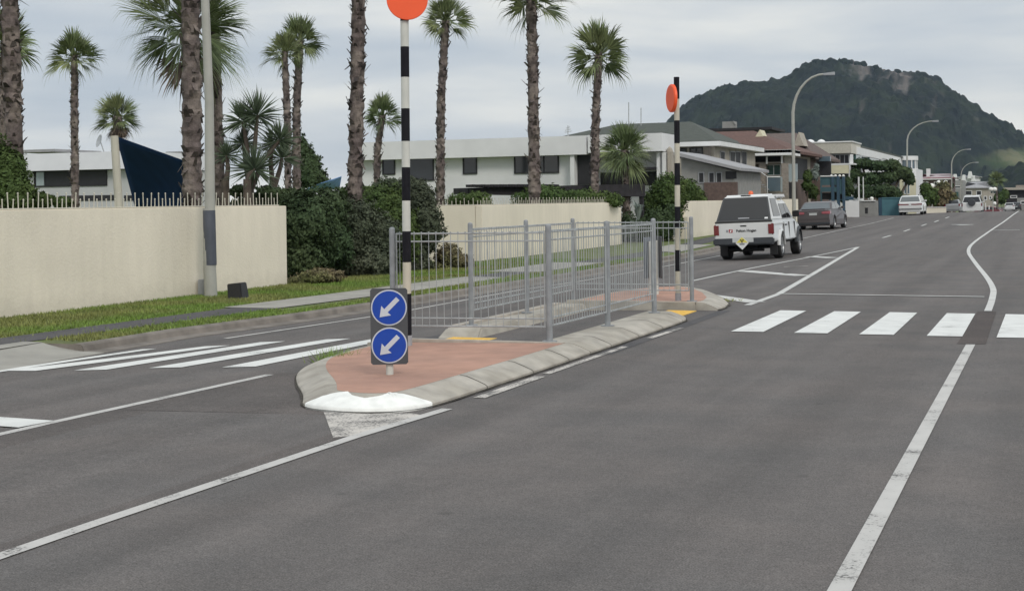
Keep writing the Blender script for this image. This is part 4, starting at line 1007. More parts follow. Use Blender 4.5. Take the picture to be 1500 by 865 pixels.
# House F, grey green hip roof behind
f0, f1 = onV(742, 196, 82).x, onV(1050, 196, 82).x
zf0 = onV(840, 218, 82).z
Fh = house('hip_roofed_house', (f0, 82, 0), 'house with a broad grey green hip roof behind the long white house')
MB().box((f0 + .5, 82.2, -.1), (f1 - .3, 91.8, zf0)).build('wall', 'greywall', Fh)
zf = onV(840, 217, 82).z; zfr = onV(930, 181, 87).z
hip(Fh, 'roof', 'roofg', f0, f1, 82, 92, zf, zfr, .4, (onV(905, 181, 87).x, onV(1012, 181, 87).x))
# House C
vC, uC = 72, -16.6
C_ = house('flat_roofed_house', (uC, vC, 0), 'grey two storey house with white roof edge behind the round shrub')
cx0 = onV(978, 250, vC).x; zC = 4.55
MB().box((cx0, vC, -.1), (uC, 83, zC)).build('wall', 'beige', C_)
MB().box((cx0 - .3, vC - .6, 4.52), (uC + .45, 83.6, 4.76)).build('fascia', 'white2', C_)
MB().box((cx0 - .25, vC - .5, 4.76), (uC + .4, 83.5, 4.80)).build('roof', 'roofg', C_)
vwin(C_, 988, 217, 1006, 231, vC - .02, 1, 'glass', 'dark'); vwin(C_, 1010, 216, 1030, 236, vC - .02, 1, 'glass', 'dark')
vbox(C_, 'stone_panel', 'tan', 1034, 215, 1042, 240, vC, .1, .05)
for x0, x1 in ((1055, 1061), (1069, 1076), (1077, 1084), (1086, 1093)): uwin(C_, x0, 221, x1, 244, uC + .02, 0, 'dark', 'greyp', .05)
vL, = (65,)
l0, l1_ = onV(998, 245, vL), onV(1087, 250, vL)
MB().hexa([(l0.x, vL, -.1), (l1_.x - .4, vL, -.1), (l1_.x - .4, vL + 6.6, -.1), (l0.x, vL + 6.6, -.1)], [(l0.x, vL, onV(1000, 230, vL).z), (l1_.x - .4, vL, onV(1080, 250, vL).z), (l1_.x - .4, vL + 6.6, onV(1080, 250, vL).z), (l0.x, vL + 6.6, onV(1000, 230, vL).z)]).build('lean_to', 'greywall', C_)
za, zb2 = onV(992, 225, vL).z, onV(1087, 249.5, vL).z
MB().hexa([(l0.x - .5, vL - .5, za - .02), (l1_.x, vL - .5, zb2 - .02), (l1_.x, vL + 6.8, zb2 - .02), (l0.x - .5, vL + 6.8, za - .02)], [(l0.x - .5, vL - .5, za + .16), (l1_.x, vL - .5, zb2 + .12), (l1_.x, vL + 6.8, zb2 + .12), (l0.x - .5, vL + 6.8, za + .16)]).build('lean_to_roof', 'roofl', C_)
for x0, x1 in ((1023, 1032), (1038, 1047), (1049, 1058)): vwin(C_, x0, 252, x1, 268, vL - .02, 0, 'dark', 'greyp', .04)
vwin(C_, 1063, 251, 1079, 262, vL - .02, 0, 'dark', 'dark')
vbox(C_, 'brick_base', 'brown', 1032, 267, 1080, 300, vL, .2, .08, zb=-.1)
# House D, tiled roof, stone columns and glass balcony
vD, uD = 88, -15.7
D = house('tiled_roof_house', (uD, vD, 0), 'two storey house with red brown tiled roof and stone columns behind the utility vehicle')
d0 = onV(1080, 240, vD).x
MB().box((d0, vD + 1.6, -.1), (uD - .3, 100, 4.6)).build('wall', 'beige', D)
dz = onV(1120, 225, vD).z
MB().box((d0 - .4, vD - .5, dz - .14), (uD + .5, vD + 3, dz + .22)).build('fascia', 'white2', D)
ridz = onV(1085, 192, 94).z
hip(D, 'roof', 'rooft', onV(1035, 220, vD).x, uD, vD, 100, dz + .2, ridz, .5, (onV(1040, 192, 94).x, onV(1104, 192, 94).x))
g0 = onV(1112, 200, vD + 4); k = .0435
gab = MB().hexa([(g0.x - .40, vD + 3.9, onV(1112, 206, vD + 4).z), (g0.x + .52, vD + 3.9, onV(1112, 209, vD + 4).z), (g0.x + .06, vD + 3.9, onV(1112, 190, vD + 4).z)], [(g0.x - .40, vD + 5, onV(1112, 206, vD + 4).z), (g0.x + .52, vD + 5, onV(1112, 209, vD + 4).z), (g0.x + .06, vD + 5.6, onV(1112, 190, vD + 4).z)])
gab.build('gablet', 'yellowp', D)
vbox(D, 'upper_window_band', 'dark', 1107, 227, 1144, 239, vD + 1.6, .1, .04)
for x in (1122, 1144): vbox(D, 'white_post', 'white2', x, 225, x + 2.2, 240, vD, .12)
vbox(D, 'stone_column', 'tan', 1112, 239, 1122, 300, vD + .2, .7, zb=-.1)
vbox(D, 'stone_column', 'tan', 1145, 239, 1155, 300, vD - .2, .7, zb=-.1)
vbox(D, 'pale_panel', 'paleglass', 1155, 240, 1168, 266, vD - .1, .1)
vbox(D, 'doorway', 'dark', 1156, 267, 1163, 291, vD - .1, .1)
vbox(D, 'balcony_floor', 'tan', 1088, 237.5, 1145, 240, vD + .3, 1.3)
vwin(D, 1123, 241, 1144, 257, vD + .8, 1, 'gglass', 'white2', .05)
vbox(D, 'ground_floor_window', 'dark', 1090, 245, 1112, 268, vD + 1.6, .1, .04)
vbox(D, 'glass_balustrade', 'bglass', 1124, 260, 1143, 280, vD - 1.5, .04)
vbox(D, 'glass_balustrade', 'paleglass', 1143.5, 259, 1146, 281, vD - 1.5, .04)
ubox(D, 'side_opening', 'dark', 1159, 230, 1182, 262, uD - .3, .1, .03)
ubox(D, 'side_brick', 'brown', 1159, 263, 1182, 300, uD - .3, .1, .05, zb=-.1)
rail = MB().tube([P(1070, 236.5, 87), P(1094, 236.5, 87), P(1124, 259, 84), P(1143, 259, 84)], .035, 6)
for x, y in ((1094, 237), (1124, 259)): rail.tube([P(x, y, 86), P(x, y + 24, 86)], .025, 5)
rail.build('stair_rail', 'white2', D)
sw = MB()
for i in range(7):
    q = P(1096 + i * 4.2, 256 + i * 3.4, 86); sw.box((q.x - .12, q.y, q.z - .08), (q.x + .12, q.y + 1.0, q.z))
sw.build('stair', 'greywall', D)
vbox(D, 'washing', 'paleglass', 1091, 240, 1101, 251, vD + .6, .03)
vbox(D, 'lower_wall', 'greywall', 1075, 268, 1112, 300, vD - 1, .2, zb=-.1)
# second tiled roof with white gable
H2 = house('gabled_house', onV(1180, 260, 100), 'brick house with brown roof and pale gable right behind the first street lamp')
h0 = onV(1130, 220, 100).x; h1 = onV(1180, 220, 100).x
MB().box((h0, 100.7, -.1), (h1, 112, 5.0)).build('wall', 'brown', H2)
hip(H2, 'roof', 'roofb', h0 - 3, h1, 101, 113, onV(1180, 229, 100).z, onV(1150, 195, 107).z, .6, (onV(1118, 196, 107).x, onV(1166, 196, 107).x))
q = onV(1172, 214, 101.5)
MB().hexa([(q.x - .36, 101, q.z), (q.x + .36, 101, q.z), (q.x - .02, 101, q.z + 1.02)], [(q.x - .36, 103, q.z), (q.x + .36, 103, q.z), (q.x - .02, 103.4, q.z + 1.02)]).build('gablet', 'beige', H2)
vbox(H2, 'fascia', 'white2', 1158, 228, 1203, 231, 100, .3)
vbox(H2, 'upper_opening', 'dark', 1160, 232, 1178, 241, 100.6, .1, .02)
vbox(H2, 'brick_wall', 'brick', 1170, 232, 1186, 264, 100.5, .3, .05)
for x in (1170, 1176, 1182): vbox(H2, 'post', 'beige', x, 231, x + 1.8, 252, 100, .15)
vbox(H2, 'lower_wall', 'brown', 1163, 264, 1202, 300, 100.3, .3, zb=-.1)
vbox(H2, 'side_opening', 'dark', 1196, 234, 1217, 258, 101, .3)
vbox(H2, 'glass_canopy', 'bglass', 1200, 229, 1216, 236, 100.4, .3)
vbox(H2, 'balustrade', 'white2', 1170, 269, 1187, 278, 99.7, .06)
shrub('potted_tree', [(1183, 258, 7, 11, 0), (1182, 272, 8, 8, 0)], 92, 'sh3', 'small green tree beside the brick wall behind the first street lamp', 1500, .09, 61, 'tree')
shrub('flowering_tree', [(1193, 256, 7, 9, 0), (1196, 245, 4, 6, 0)], 94, 'greyleaf', 'pale flowering shrub right of the small green tree', 1500, .09, 62, 'shrub')
shrub('shrub', [(1190, 281, 9, 12, 0)], 93, 'sh3', 'green shrub left of the teal deck', 1800, .09, 63)
# dark flat roof and chimney above
K = house('flat_roofed_building', onV(1070, 200, 112), 'building with dark flat roof line and grey chimney behind the tiled houses', 'building')
vbox(K, 'roof_slab', 'darkw', 1008, 187.5, 1131, 191.5, 112, 6)
vbox(K, 'wall', 'roofg', 1014, 191.5, 1126, 230, 112.6, 5, zb=-.1)
vbox(K, 'chimney', 'greywall', 1058, 178, 1076, 188, 113, 1)
MB().tube([onV(1074, 178, 113), onV(1078, 183, 113)], .08, 6).build('flue', 'greywall', K)
# House E, white modern block
vE, uE = 118, -15.4
E_ = house('white_apartment_block', (uE, vE, 0), 'white modern apartment block with cream ribbed top below the mountain', 'building')
e0 = onV(1172, 230, vE).x
MB().box((e0, vE + .8, -.3), (uE - .4, 172, 5.2)).build('wall', 'white', E_)
zt = onV(1215, 209, vE).z; zb3 = onV(1215, 225, vE).z
band = MB().box((e0, vE, zb3), (uE, vE + 6, zt))
for i in range(44):
    x = e0 + (uE - e0) * (i + .5) / 44; band.box((x - .025, vE - .04, zb3 + .02), (x + .025, vE + .0, zt - .02))
band.build('ribbed_band', 'corr', E_)
MB().box((e0 - .1, vE - .1, zt), (uE + .1, vE + 6, zt + .1)).build('coping', 'white2', E_)
for x in (1187, 1203):
    q = onV(x, 207.5, vE + 2); MB().lathe(q - Vector((0, 0, .1)), (0, 0, 1), [(0, .38), (.1, .36), (.22, .25), (.3, .05)], 14).build('roof_vent', 'white2', E_)
vwin(E_, 1217, 226, 1244, 240, vE + .75, 3, 'dark', 'greyp', .06)
vbox(E_, 'pillar', 'white2', 1245, 226, 1249, 241, vE, .4)
vbox(E_, 'balcony_front', 'yellowp', 1217, 242, 1243, 254, vE - .3, .3)
vbox(E_, 'balcony_floor', 'white2', 1217, 239.5, 1252, 241.5, vE - .3, 1.3)
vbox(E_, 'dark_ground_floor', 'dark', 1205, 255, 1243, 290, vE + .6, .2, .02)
ubox(E_, 'white_fascia', 'white2', 1254, 215, 1318, 226, uE, .5, .1)
ubox(E_, 'roof_edge', 'roofg', 1262, 213.5, 1330, 216, uE - .6, 4)
ubox(E_, 'green_glazing', 'gglass', 1254, 226, 1262, 238, uE, .2, .0)
ubox(E_, 'green_glazing', 'gglass', 1274, 229, 1288, 241, uE, .2, .0)
ubox(E_, 'white_panel', 'white2', 1290, 230, 1316, 244, uE, .2, .04)
uwin(E_, 1292, 232, 1300, 244, uE + .06, 1, 'bglass')
ubox(E_, 'lower_terrace', 'white', 1254, 243, 1340, 252, uE, .4, .3)
ubox(E_, 'lower_openings', 'dark', 1256, 253, 1340, 268, uE, .2, .03)
cq = onU(1326, 232, uE - .5); zt4 = onU(1326, 227, uE).z; zb4 = onU(1326, 246, uE).z
cyl = MB().lathe((cq.x, cq.y, 0), (0, 0, 1), [(zt4 - .5, 1.5), (zt4, 1.5)], 28); cyl.build('curved_fascia', 'white2', E_)
MB().lathe((cq.x, cq.y, 0), (0, 0, 1), [(zb4, 1.3), (zt4 - .5, 1.3)], 28).build('curved_glazing', 'bglass', E_)
MB().lathe((cq.x, cq.y, 0), (0, 0, 1), [(-.5, 1.45), (zb4, 1.5)], 28).build('curved_base', 'white', E_)
ps = MB()
for i in range(14):
    an = i * 6.283 / 14; ps.box((cq.x + 1.35 * math.cos(an) - .07, cq.y + 1.35 * math.sin(an) - .07, zb4), (cq.x + 1.35 * math.cos(an) + .07, cq.y + 1.35 * math.sin(an) + .07, zt4 - .5))
ps.build('mullions', 'white2', E_)
Z_ = 165
G2 = house('white_house', P(1335, 280, Z_), 'white house with a bay behind the pohutukawa tree trunk', 'house')
for x0, y0, x1, y1, m_n in ((1318, 262, 1342, 300, 'yellowp'), (1342, 248, 1346, 300, 'white')):
    vv = 150; vbox(G2, 'wall', m_n, x0, y0, x1, y1, vv, 5, zb=-1)
vwin(G2, 1324, 266, 1333, 284, 149.9, 1, 'bglass')
for x in (1257, 1263):
    pass
for i, x in enumerate((1257, 1264)):
    r_ = root('veranda_post', onV(x, 285, 112), ('slim' if i else 'thicker') + ' white veranda post seen under the dark spreading tree', 'post'); vbox(r_, 'shaft', 'white', x, 259, x + 2 - i * .8, 296, 112, .12, zb=-.1)
# teal deck
T = root('teal_deck', onV(1220, 285, 92), 'raised teal painted deck with round white post caps', 'deck')
vT = 92
vbox(T, 'balustrade', 'teald', 1203, 259, 1226, 271, vT, .06)
vbox(T, 'beam', 'teald', 1203, 274, 1226, 281, vT, .3, .05)
for x, wd in ((1202, 1.5), (1218, 4), (1226, 4), (1234, 3.5)): vbox(T, 'post', 'tealb' if wd > 3 else 'teald', x, 258, x + wd, 300, vT, .2, .08, zb=-.1)
vbox(T, 'rail', 'white2', 1202, 257, 1226, 258.5, vT, .08, .1)
vbox(T, 'side_panel', 'teald', 1230, 262, 1237, 284, vT, .1)
for x in (1218, 1224, 1230, 1235.5):
    MB().lathe(onV(x, 258, vT), (0, 0, 1), [(-.02, .09), (.04, .10), (.1, .04)], 10).build('post_cap', 'globe', T)
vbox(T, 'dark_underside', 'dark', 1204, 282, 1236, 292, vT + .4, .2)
# low boundary walls by the far verge
W4 = root('low_wall', (-13.5, 100, 0), 'low whitewashed wall left of the teal gate', 'wall')
vbox(W4, 'wall', 'white', 1237, 294, 1258, 314, 99, .2, zb=-.1)
vbox(W4, 'cap', 'tealb', 1214, 288, 1250, 293, 99.6, .2)
W5 = root('low_wall', (-13.3, 108, 0), 'low grey block wall touching the teal gate', 'wall')
vbox(W5, 'wall', 'greywall', 1258, 294, 1286, 314, 102, .2, zb=-.1)
vbox(W5, 'cap', 'white2', 1262, 293.2, 1282, 294.5, 101.9, .4)
mbx = root('letterbox', onV(1269, 312, 100), 'small black letterbox in front of the low grey wall', 'letterbox'); vbox(mbx, 'body', 'box', 1267, 305, 1271, 313, 100, .2, bevel=.02)
vbox(mbx, 'lid', 'box', 1266.6, 304.2, 1271.4, 305, 99.95, .3)
fin = root('post_finial', onV(1277, 293, 101), 'round white finial on the low grey wall', 'finial'); MB().lathe(onV(1277, 293.2, 102), (0, 0, 1), [(0, .12), (.1, .12), (.12, .16), (.22, .10), (.25, .02)], 12).build('ball', 'globe', fin)
Tg = root('teal_gate', onV(1300, 312, 104), 'teal painted gate enclosure beside the white estate car', 'gate')
vbox(Tg, 'panel', 'teal', 1292, 290, 1319, 316, 104, .1, zb=.05)
vbox(Tg, 'side_panel', 'tealb', 1287, 289.5, 1292, 316, 104, 2, .05, zb=.05)
vbox(Tg, 'rail', 'teal', 1291, 289, 1320, 290.5, 103.95, .25)
# ------------------------------------------------------------------ pohutukawa and bushes
def poh(st, g, B, rs):
    c = Vector(g)
    for b in B:
        q = Vector(b[:3]); m = c.lerp(q, .5) + Vector((rs.uniform(-.4, .4), 0, -.2)); st.tube([c + Vector((rs.uniform(-.3, .3), 0, 0)), m, q], [.22, .15, .07], 7)
shrub('pohutukawa_tree', [(1262, 240, 16, 8, 0), (1285, 243, 18, 8, 0), (1305, 243, 16, 10, 1), (1322, 254, 15, 11, 0), (1250, 255, 14, 9, 0), (1272, 262, 20, 10, 0), (1300, 260, 18, 9, 0), (1332, 262, 9, 10, 0)], 118, 'sh1', 'dark spreading tree in front of the white apartment block', 12000, .16, 71, 'tree', trunk=poh)
shrub('bush', [(1268, 282, 18, 11, 0), (1292, 280, 20, 12, 0), (1310, 284, 12, 9, 0)], 112, 'sh1', 'dark rounded bush below the spreading tree', 6000, .13, 72, 'bush')
shrub('bush', [(1242, 275, 9, 16, 0), (1237, 290, 7, 8, 0)], 99, 'sh1', 'dark bush right of the teal deck', 3000, .11, 73, 'bush')
shrub('bush', [(1362, 288, 14, 14, 0), (1356, 276, 9, 9, 0), (1350, 295, 10, 10, 0)], 138, 'sh3', 'bright green bush right of the white estate car', 4500, .16, 74, 'bush')
shrub('bush', [(1382, 282, 13, 16, 0), (1394, 292, 9, 12, 0), (1378, 296, 12, 9, 0)], 144, 'sh4', 'brownish green bush behind the small silver hatchback', 4500, .16, 75, 'bush')
W6 = root('low_wall', P(1368, 312, 128), 'low cream wall between the estate car and the hatchback', 'wall')
vbox(W6, 'wall', 'cream', 1353, 303.5, 1386, 316, 122, .2, zb=-.3)
vbox(W6, 'cap', 'white2', 1353, 303, 1386, 303.8, 121.95, .3)
# ------------------------------------------------------------------ far end of the street
def dist_house(name, label, x0, y0, x1, v, wall, roof, rh, openings=(), d=10, cat='building', base=-2):
    rt = root(name, onV((x0 + x1) / 2, 300, v), label, cat); xm = (x0 + x1) / 2
    vbox(rt, 'wall', wall, x0, y0, x1, 305, v, d, zb=base)
    if roof:
        a = onV(x0, y0, v); b = onV(x1, y0, v); hip(rt, 'roof', roof, a.x, b.x, v, v + d, onV(xm, y0, v).z + .2, onV(xm, y0 - rh, v).z, .5)
    for o in openings: vwin(rt, *o, v - .05, 0, 'dark', 'white2', .12)
    return rt
dist_house('red_roofed_house', 'house with a dark red roof and square chimney beyond the green bush', 1346, 262, 1394, 240, 'brown', 'carr', 8, [(1352, 266, 1360, 272), (1368, 266, 1378, 272)])
r_ = bpy.data.objects['red_roofed_house']; vbox(r_, 'chimney', 'white', 1357, 247, 1362, 259, 243, 1.5); vbox(r_, 'gutter', 'white2', 1346, 261.5, 1394, 263, 239, .3)
dist_house('shop_building', 'grey shop building with dark band behind the silver hatchback', 1392, 264, 1411, 300, 'greywall', None, 0, [(1394, 272, 1408, 276), (1393, 280, 1400, 290)])
vbox(bpy.data.objects['shop_building'], 'shop_front', 'gglass', 1392, 281, 1404, 292, 299, .5)
dist_house('grey_roofed_building', 'long building with pale grey sloping roof behind the four wheel drive', 1410, 276, 1449, 330, 'beige', 'roofl', 10, [(1414, 279, 1424, 286), (1430, 279, 1438, 286)])
dist_house('white_church', 'small white building with spiky roofline above the grey roofs', 1400, 260, 1434, 400, 'white', 'roofl', 3, [(1404, 262, 1408, 266)])
ch = bpy.data.objects['white_church']
for x, y in ((1399, 255), (1412, 256), (1421, 251), (1426, 257)): q = onV(x, y, 400); MB().hexa([(q.x - .7, 399, q.z - 2), (q.x + .7, 399, q.z - 2), (q.x + .7, 402, q.z - 2), (q.x - .7, 402, q.z - 2)], [(q.x - .3, 399, q.z), (q.x + .3, 399, q.z), (q.x + .3, 402, q.z), (q.x - .3, 402, q.z)]).build('turret', 'white2', ch)
dist_house('small_house', 'small blue grey house left of the distant palm', 1430, 270, 1447, 360, 'bglass', 'roofg', 5, [(1434, 273, 1440, 278)])
dist_house('dark_shop', 'dark fronted shop with pale roof edge at the right edge of the photo', 1474, 277, 1512, 300, 'darkw', None, 0, [(1480, 286, 1490, 290)])
vbox(bpy.data.objects['dark_shop'], 'roof_edge', 'beige', 1470, 274.5, 1512, 278, 299, 11)
vbox(bpy.data.objects['dark_shop'], 'upper_storey', 'tan', 1488, 271, 1512, 275, 301, 8)
dist_house('beige_building', 'beige building right of the four wheel drive', 1438, 283, 1456, 290, 'beige', None, 0, [(1441, 287, 1446, 293), (1449, 287, 1453, 292)])
dist_house('grey_building', 'grey building at the right edge below the dark shop', 1490, 290, 1512, 270, 'greywall', None, 0, [(1495, 294, 1503, 299)])
palm('date_palm', [(1461, 300), (1460, 280)], 230, 1.6, (1460, 264), 14, 'dark round headed palm at the far end of the street', seed=81, n=44, group=None)
shrub('bush', [(1464, 291, 9, 9, 0), (1472, 285, 7, 8, 0)], 250, 'sh3', 'green bush at the foot of the distant palm', 1500, .3, 82, 'bush')
shrub('bush', [(1391, 272, 6, 5, 0), (1400, 294, 6, 6, 0)], 230, 'sh1', 'dark far bush behind the third street lamp', 1200, .3, 83, 'bush')
def globe_lamp(x, ys, Z, label, two=4.5):
    g = P(x, 300, Z); g.z = gz(g.x, g.y); rt = root('globe_lamp', g, label, 'lamp', 'white globe lamps')
    t = P(x, ys, Z); MB().tube([g, t], [.08, .06], 8).build('pole', 'lampp', rt)
    cs = [P(x - two, ys - 1, Z), P(x + two, ys - 1, Z)] if two else [P(x, ys - 1, Z)]
    arm = MB()
    if two: arm.tube([cs[0] - Vector((0, 0, .3)), t, cs[1] - Vector((0, 0, .3))], .05, 6); arm.build('arm', 'lampp', rt)
    for c in cs:
        MB().lathe(c, (0, 0, 1), [(-.34, .08), (-.28, .24), (-.12, .36), (.08, .37), (.24, .26), (.33, .06)], 14).build('globe', 'globe', rt, True)
globe_lamp(1380.5, 268, 215, 'twin globe lamp just left of the third street lamp', 5)
globe_lamp(1365, 273, 190, 'single globe lamp above the bright green bush', 0)
globe_lamp(1337, 281, 150, 'single globe lamp above the white estate car', 0)
globe_lamp(1454.5, 278, 225, 'twin globe lamp in front of the distant palm', 2.6)
globe_lamp(1457, 299, 235, 'lowest single globe lamp above the red car', 0)
def bollard(x, y0, y1, Z, label):
    g = P(x, y1, Z); rt = root('bollard', g, label, 'bollard', 'white posts by the far kerb'); k = Z / F
    MB().lathe(g, (0, 0, 1), [(0, .7 * k), ((y1 - y0) * k * .9, .6 * k), ((y1 - y0) * k, .2 * k)], 10).build('shaft', 'white2', rt)
bollard(1444, 297, 308, 165, 'white post just right of the four wheel drive'); bollard(1449, 301, 307, 190, 'shorter white post between the four wheel drive and the red car')
# ------------------------------------------------------------------ hills
def hill(name, Zc, sil, x0, x1, step, depth_f, depth_b, seed, amp, mat, label=None, tstep=6, tree=15, treeh=9):
    xs = [p[0] for p in sil]; ks = Zc / F
    cols = int((x1 - x0) * ks / step); nb = int((depth_f + depth_b) / tstep)
    vs = []; col = []
    for i in range(cols + 1):
        px = x0 + (x1 - x0) * i / cols; py = np.interp(px, xs, [p[1] for p in sil])
        top = P(px, py, Zc); base = P(px, 300, Zc)
        H = max(1.0, top.z + 3)
        vdir = Vector((base.x, base.y, 0)).normalized()
        for j in range(nb + 1):
            t = -depth_f + (depth_f + depth_b) * j / nb
            q = Vector((base.x, base.y, 0)) + Vector((-ST, CT, 0)) * t
            f = (1 - (-t / depth_f) ** 1.35) if t < 0 else math.cos(t / depth_b * math.pi / 2) ** .7
            nn = noise.fractal(Vector((q.x, q.y, seed)) * .006, 1, 2, 5)
            rid = noise.fractal(Vector((q.x * .02, q.y * .02, seed + 3)), 1, 2, 3)
            d = noise.voronoi(Vector((q.x / tree, q.y / tree, seed)))[0]
            d2 = noise.voronoi(Vector((q.x / (tree * .5), q.y / (tree * .5), seed + 5)))[0]
            h = H * max(0, f) + amp * nn * min(1, H / 60) * (1 if t < -30 else .25) + rid * amp * .35 * (1 if t < -15 else .2)
            dome = (1 - min(1, d[0] * 1.35) ** 2) * treeh * (.6 + .8 * noise.cell(Vector((round(q.x / tree), round(q.y / tree), 0)))) + (1 - min(1, d2[0] * 1.4) ** 2) * treeh * .3
            # attribute: r = rock amount, g = pasture amount
            rock = 0; past = 0
            hn = h / max(1, H)
            if sil is SIL:
                rx = math.exp(-((px - 1285) / 55) ** 2); ry = 1 if h > H * .80 else max(0, 1 - (H * .80 - h) / (H * .10 + .01))
                rk = noise.fractal(Vector((q.x * .06, q.y * .012, h * .02)), 1, 2, 4)
                rock = min(1, max(0, rx * ry * 1.2 + rk * 1.3 - .62)) if rx > .08 else 0
                pg_ = noise.fractal(Vector((q.x * .008, h * .05, 7)), 1, 2, 4)
                pz = math.exp(-((h - 40) / 32) ** 2) * min(1, max(0, (px - 1310) / 70))
                past = min(1, max(0, pz * 1.5 + pg_ * .7 - .45))
            dome *= (1 - rock) * (1 - .9 * past)
            hh = h + dome + (6 * rock * noise.noise(Vector((q.x * .12, q.y * .12, h * .1))) if rock else 0)
            vs.append((q.x, q.y, hh - 4)); col.append((rock, past, d[0], 1))
    fs = []; n = nb + 1
    for i in range(cols):
        for j in range(nb): fs.append((i * n + j, (i + 1) * n + j, (i + 1) * n + j + 1, i * n + j + 1))
    mb = MB(); mb.v = vs; mb.f = fs; o = mb.build(name, mat, None, False)
    ca = o.data.color_attributes.new('mask', 'FLOAT_COLOR', 'POINT'); ca.data.foreach_set('color', np.array(col, dtype=np.float32).ravel())
    o['kind'] = 'structure'; return o
hm = bpy.data.materials.new('hill_forest'); hm.use_nodes = True; n = hm.node_tree.nodes; l = hm.node_tree.links; b = n['Principled BSDF']
b.inputs['Roughness'].default_value = .95; b.inputs['Specular IOR Level'].default_value = .1
at = n.new('ShaderNodeAttribute'); at.attribute_name = 'mask'; sp_ = n.new('ShaderNodeSeparateColor'); l.new(at.outputs['Color'], sp_.inputs[0])
ps_ = n.new('ShaderNodeNewGeometry')
t1 = n.new('ShaderNodeTexNoise'); t1.inputs['Scale'].default_value = .022; t1.inputs['Detail'].default_value = 9; t1.inputs['Roughness'].default_value = .65; l.new(ps_.outputs['Position'], t1.inputs['Vector'])
r1 = n.new('ShaderNodeValToRGB'); r1.color_ramp.elements[0].position = .42; r1.color_ramp.elements[1].position = .62
r1.color_ramp.elements[0].color = (.009, .014, .013, 1); r1.color_ramp.elements[1].color = (.024, .034, .020, 1); l.new(t1.outputs['Fac'], r1.inputs['Fac'])  # forest tones set extra dark: the mountain's shade is put into the colour
t2 = n.new('ShaderNodeTexNoise'); t2.inputs['Scale'].default_value = .03; t2.inputs['Detail'].default_value = 8; l.new(ps_.outputs['Position'], t2.inputs['Vector'])
r2 = n.new('ShaderNodeValToRGB'); r2.color_ramp.elements[0].position = .4; r2.color_ramp.elements[1].position = .62
r2.color_ramp.elements[0].color = (.065, .10, .04, 1); r2.color_ramp.elements[1].color = (.15, .15, .085, 1); l.new(t2.outputs['Fac'], r2.inputs['Fac'])
m1 = n.new('ShaderNodeMix'); m1.data_type = 'RGBA'; l.new(sp_.outputs['Green'], m1.inputs['Factor']); l.new(r1.outputs['Color'], m1.inputs['A']); l.new(r2.outputs['Color'], m1.inputs['B'])
m2 = n.new('ShaderNodeMix'); m2.data_type = 'RGBA'; l.new(sp_.outputs['Red'], m2.inputs['Factor']); l.new(m1.outputs['Result'], m2.inputs['A']); m2.inputs['B'].default_value = (.15, .135, .125, 1)
l.new(m2.outputs['Result'], b.inputs['Base Color'])
SIL = [(880, 262), (930, 222), (962, 196), (985, 176), (1000, 160), (1012, 150), (1030, 142), (1045, 136), (1060, 130), (1090, 124), (1118, 122), (1140, 119), (1158, 115), (1168, 106), (1180, 99), (1192, 93), (1215, 91), (1246, 91), (1262, 95), (1290, 102), (1310, 105), (1335, 108), (1355, 114), (1375, 122), (1388, 132), (1400, 145), (1425, 163), (1450, 182), (1478, 203), (1500, 216), (1540, 236), (1600, 262), (1700, 285), (1760, 297)]
hill('mountain', 2260, SIL, 880, 1760, 3.2, 430, 240, 2, 16, hm)
SIL2 = [(1395, 290), (1420, 276), (1440, 266), (1465, 255), (1480, 250), (1500, 243), (1540, 236), (1600, 232), (1700, 240), (1800, 262)]
hill('hill', 1150, SIL2, 1395, 1800, 4, 160, 120, 9, 6, hm, tree=9, treeh=4)
# clumps of trees standing out along the mountain's ridge line
rs = random.Random(12); ct = MB()
for i in range(150):
    px = rs.uniform(985, 1250) if rs.random() < .8 else rs.uniform(1250, 1480); py = np.interp(px, [p[0] for p in SIL], [p[1] for p in SIL]); r = rs.uniform(3.2, 8)
    c = P(px, py + rs.uniform(-1.2, 3.5), 2256 - rs.uniform(0, 8)); bm = bmesh.new(); bmesh.ops.create_icosphere(bm, subdivisions=2, radius=1)
    ct.add([tuple(c + Vector((v.co.x * r, v.co.y * r, v.co.z * r * .8)) * (1 + .45 * noise.noise(v.co * 1.9 + Vector((i, 0, 0))))) for v in bm.verts], [tuple(v.index for v in f.verts) for f in bm.faces]); bm.free()
o = ct.build('ridge_trees', 'ridge', None); tag(o, 'dark bush clumps along the skyline of the mountain', 'trees', kind='stuff')
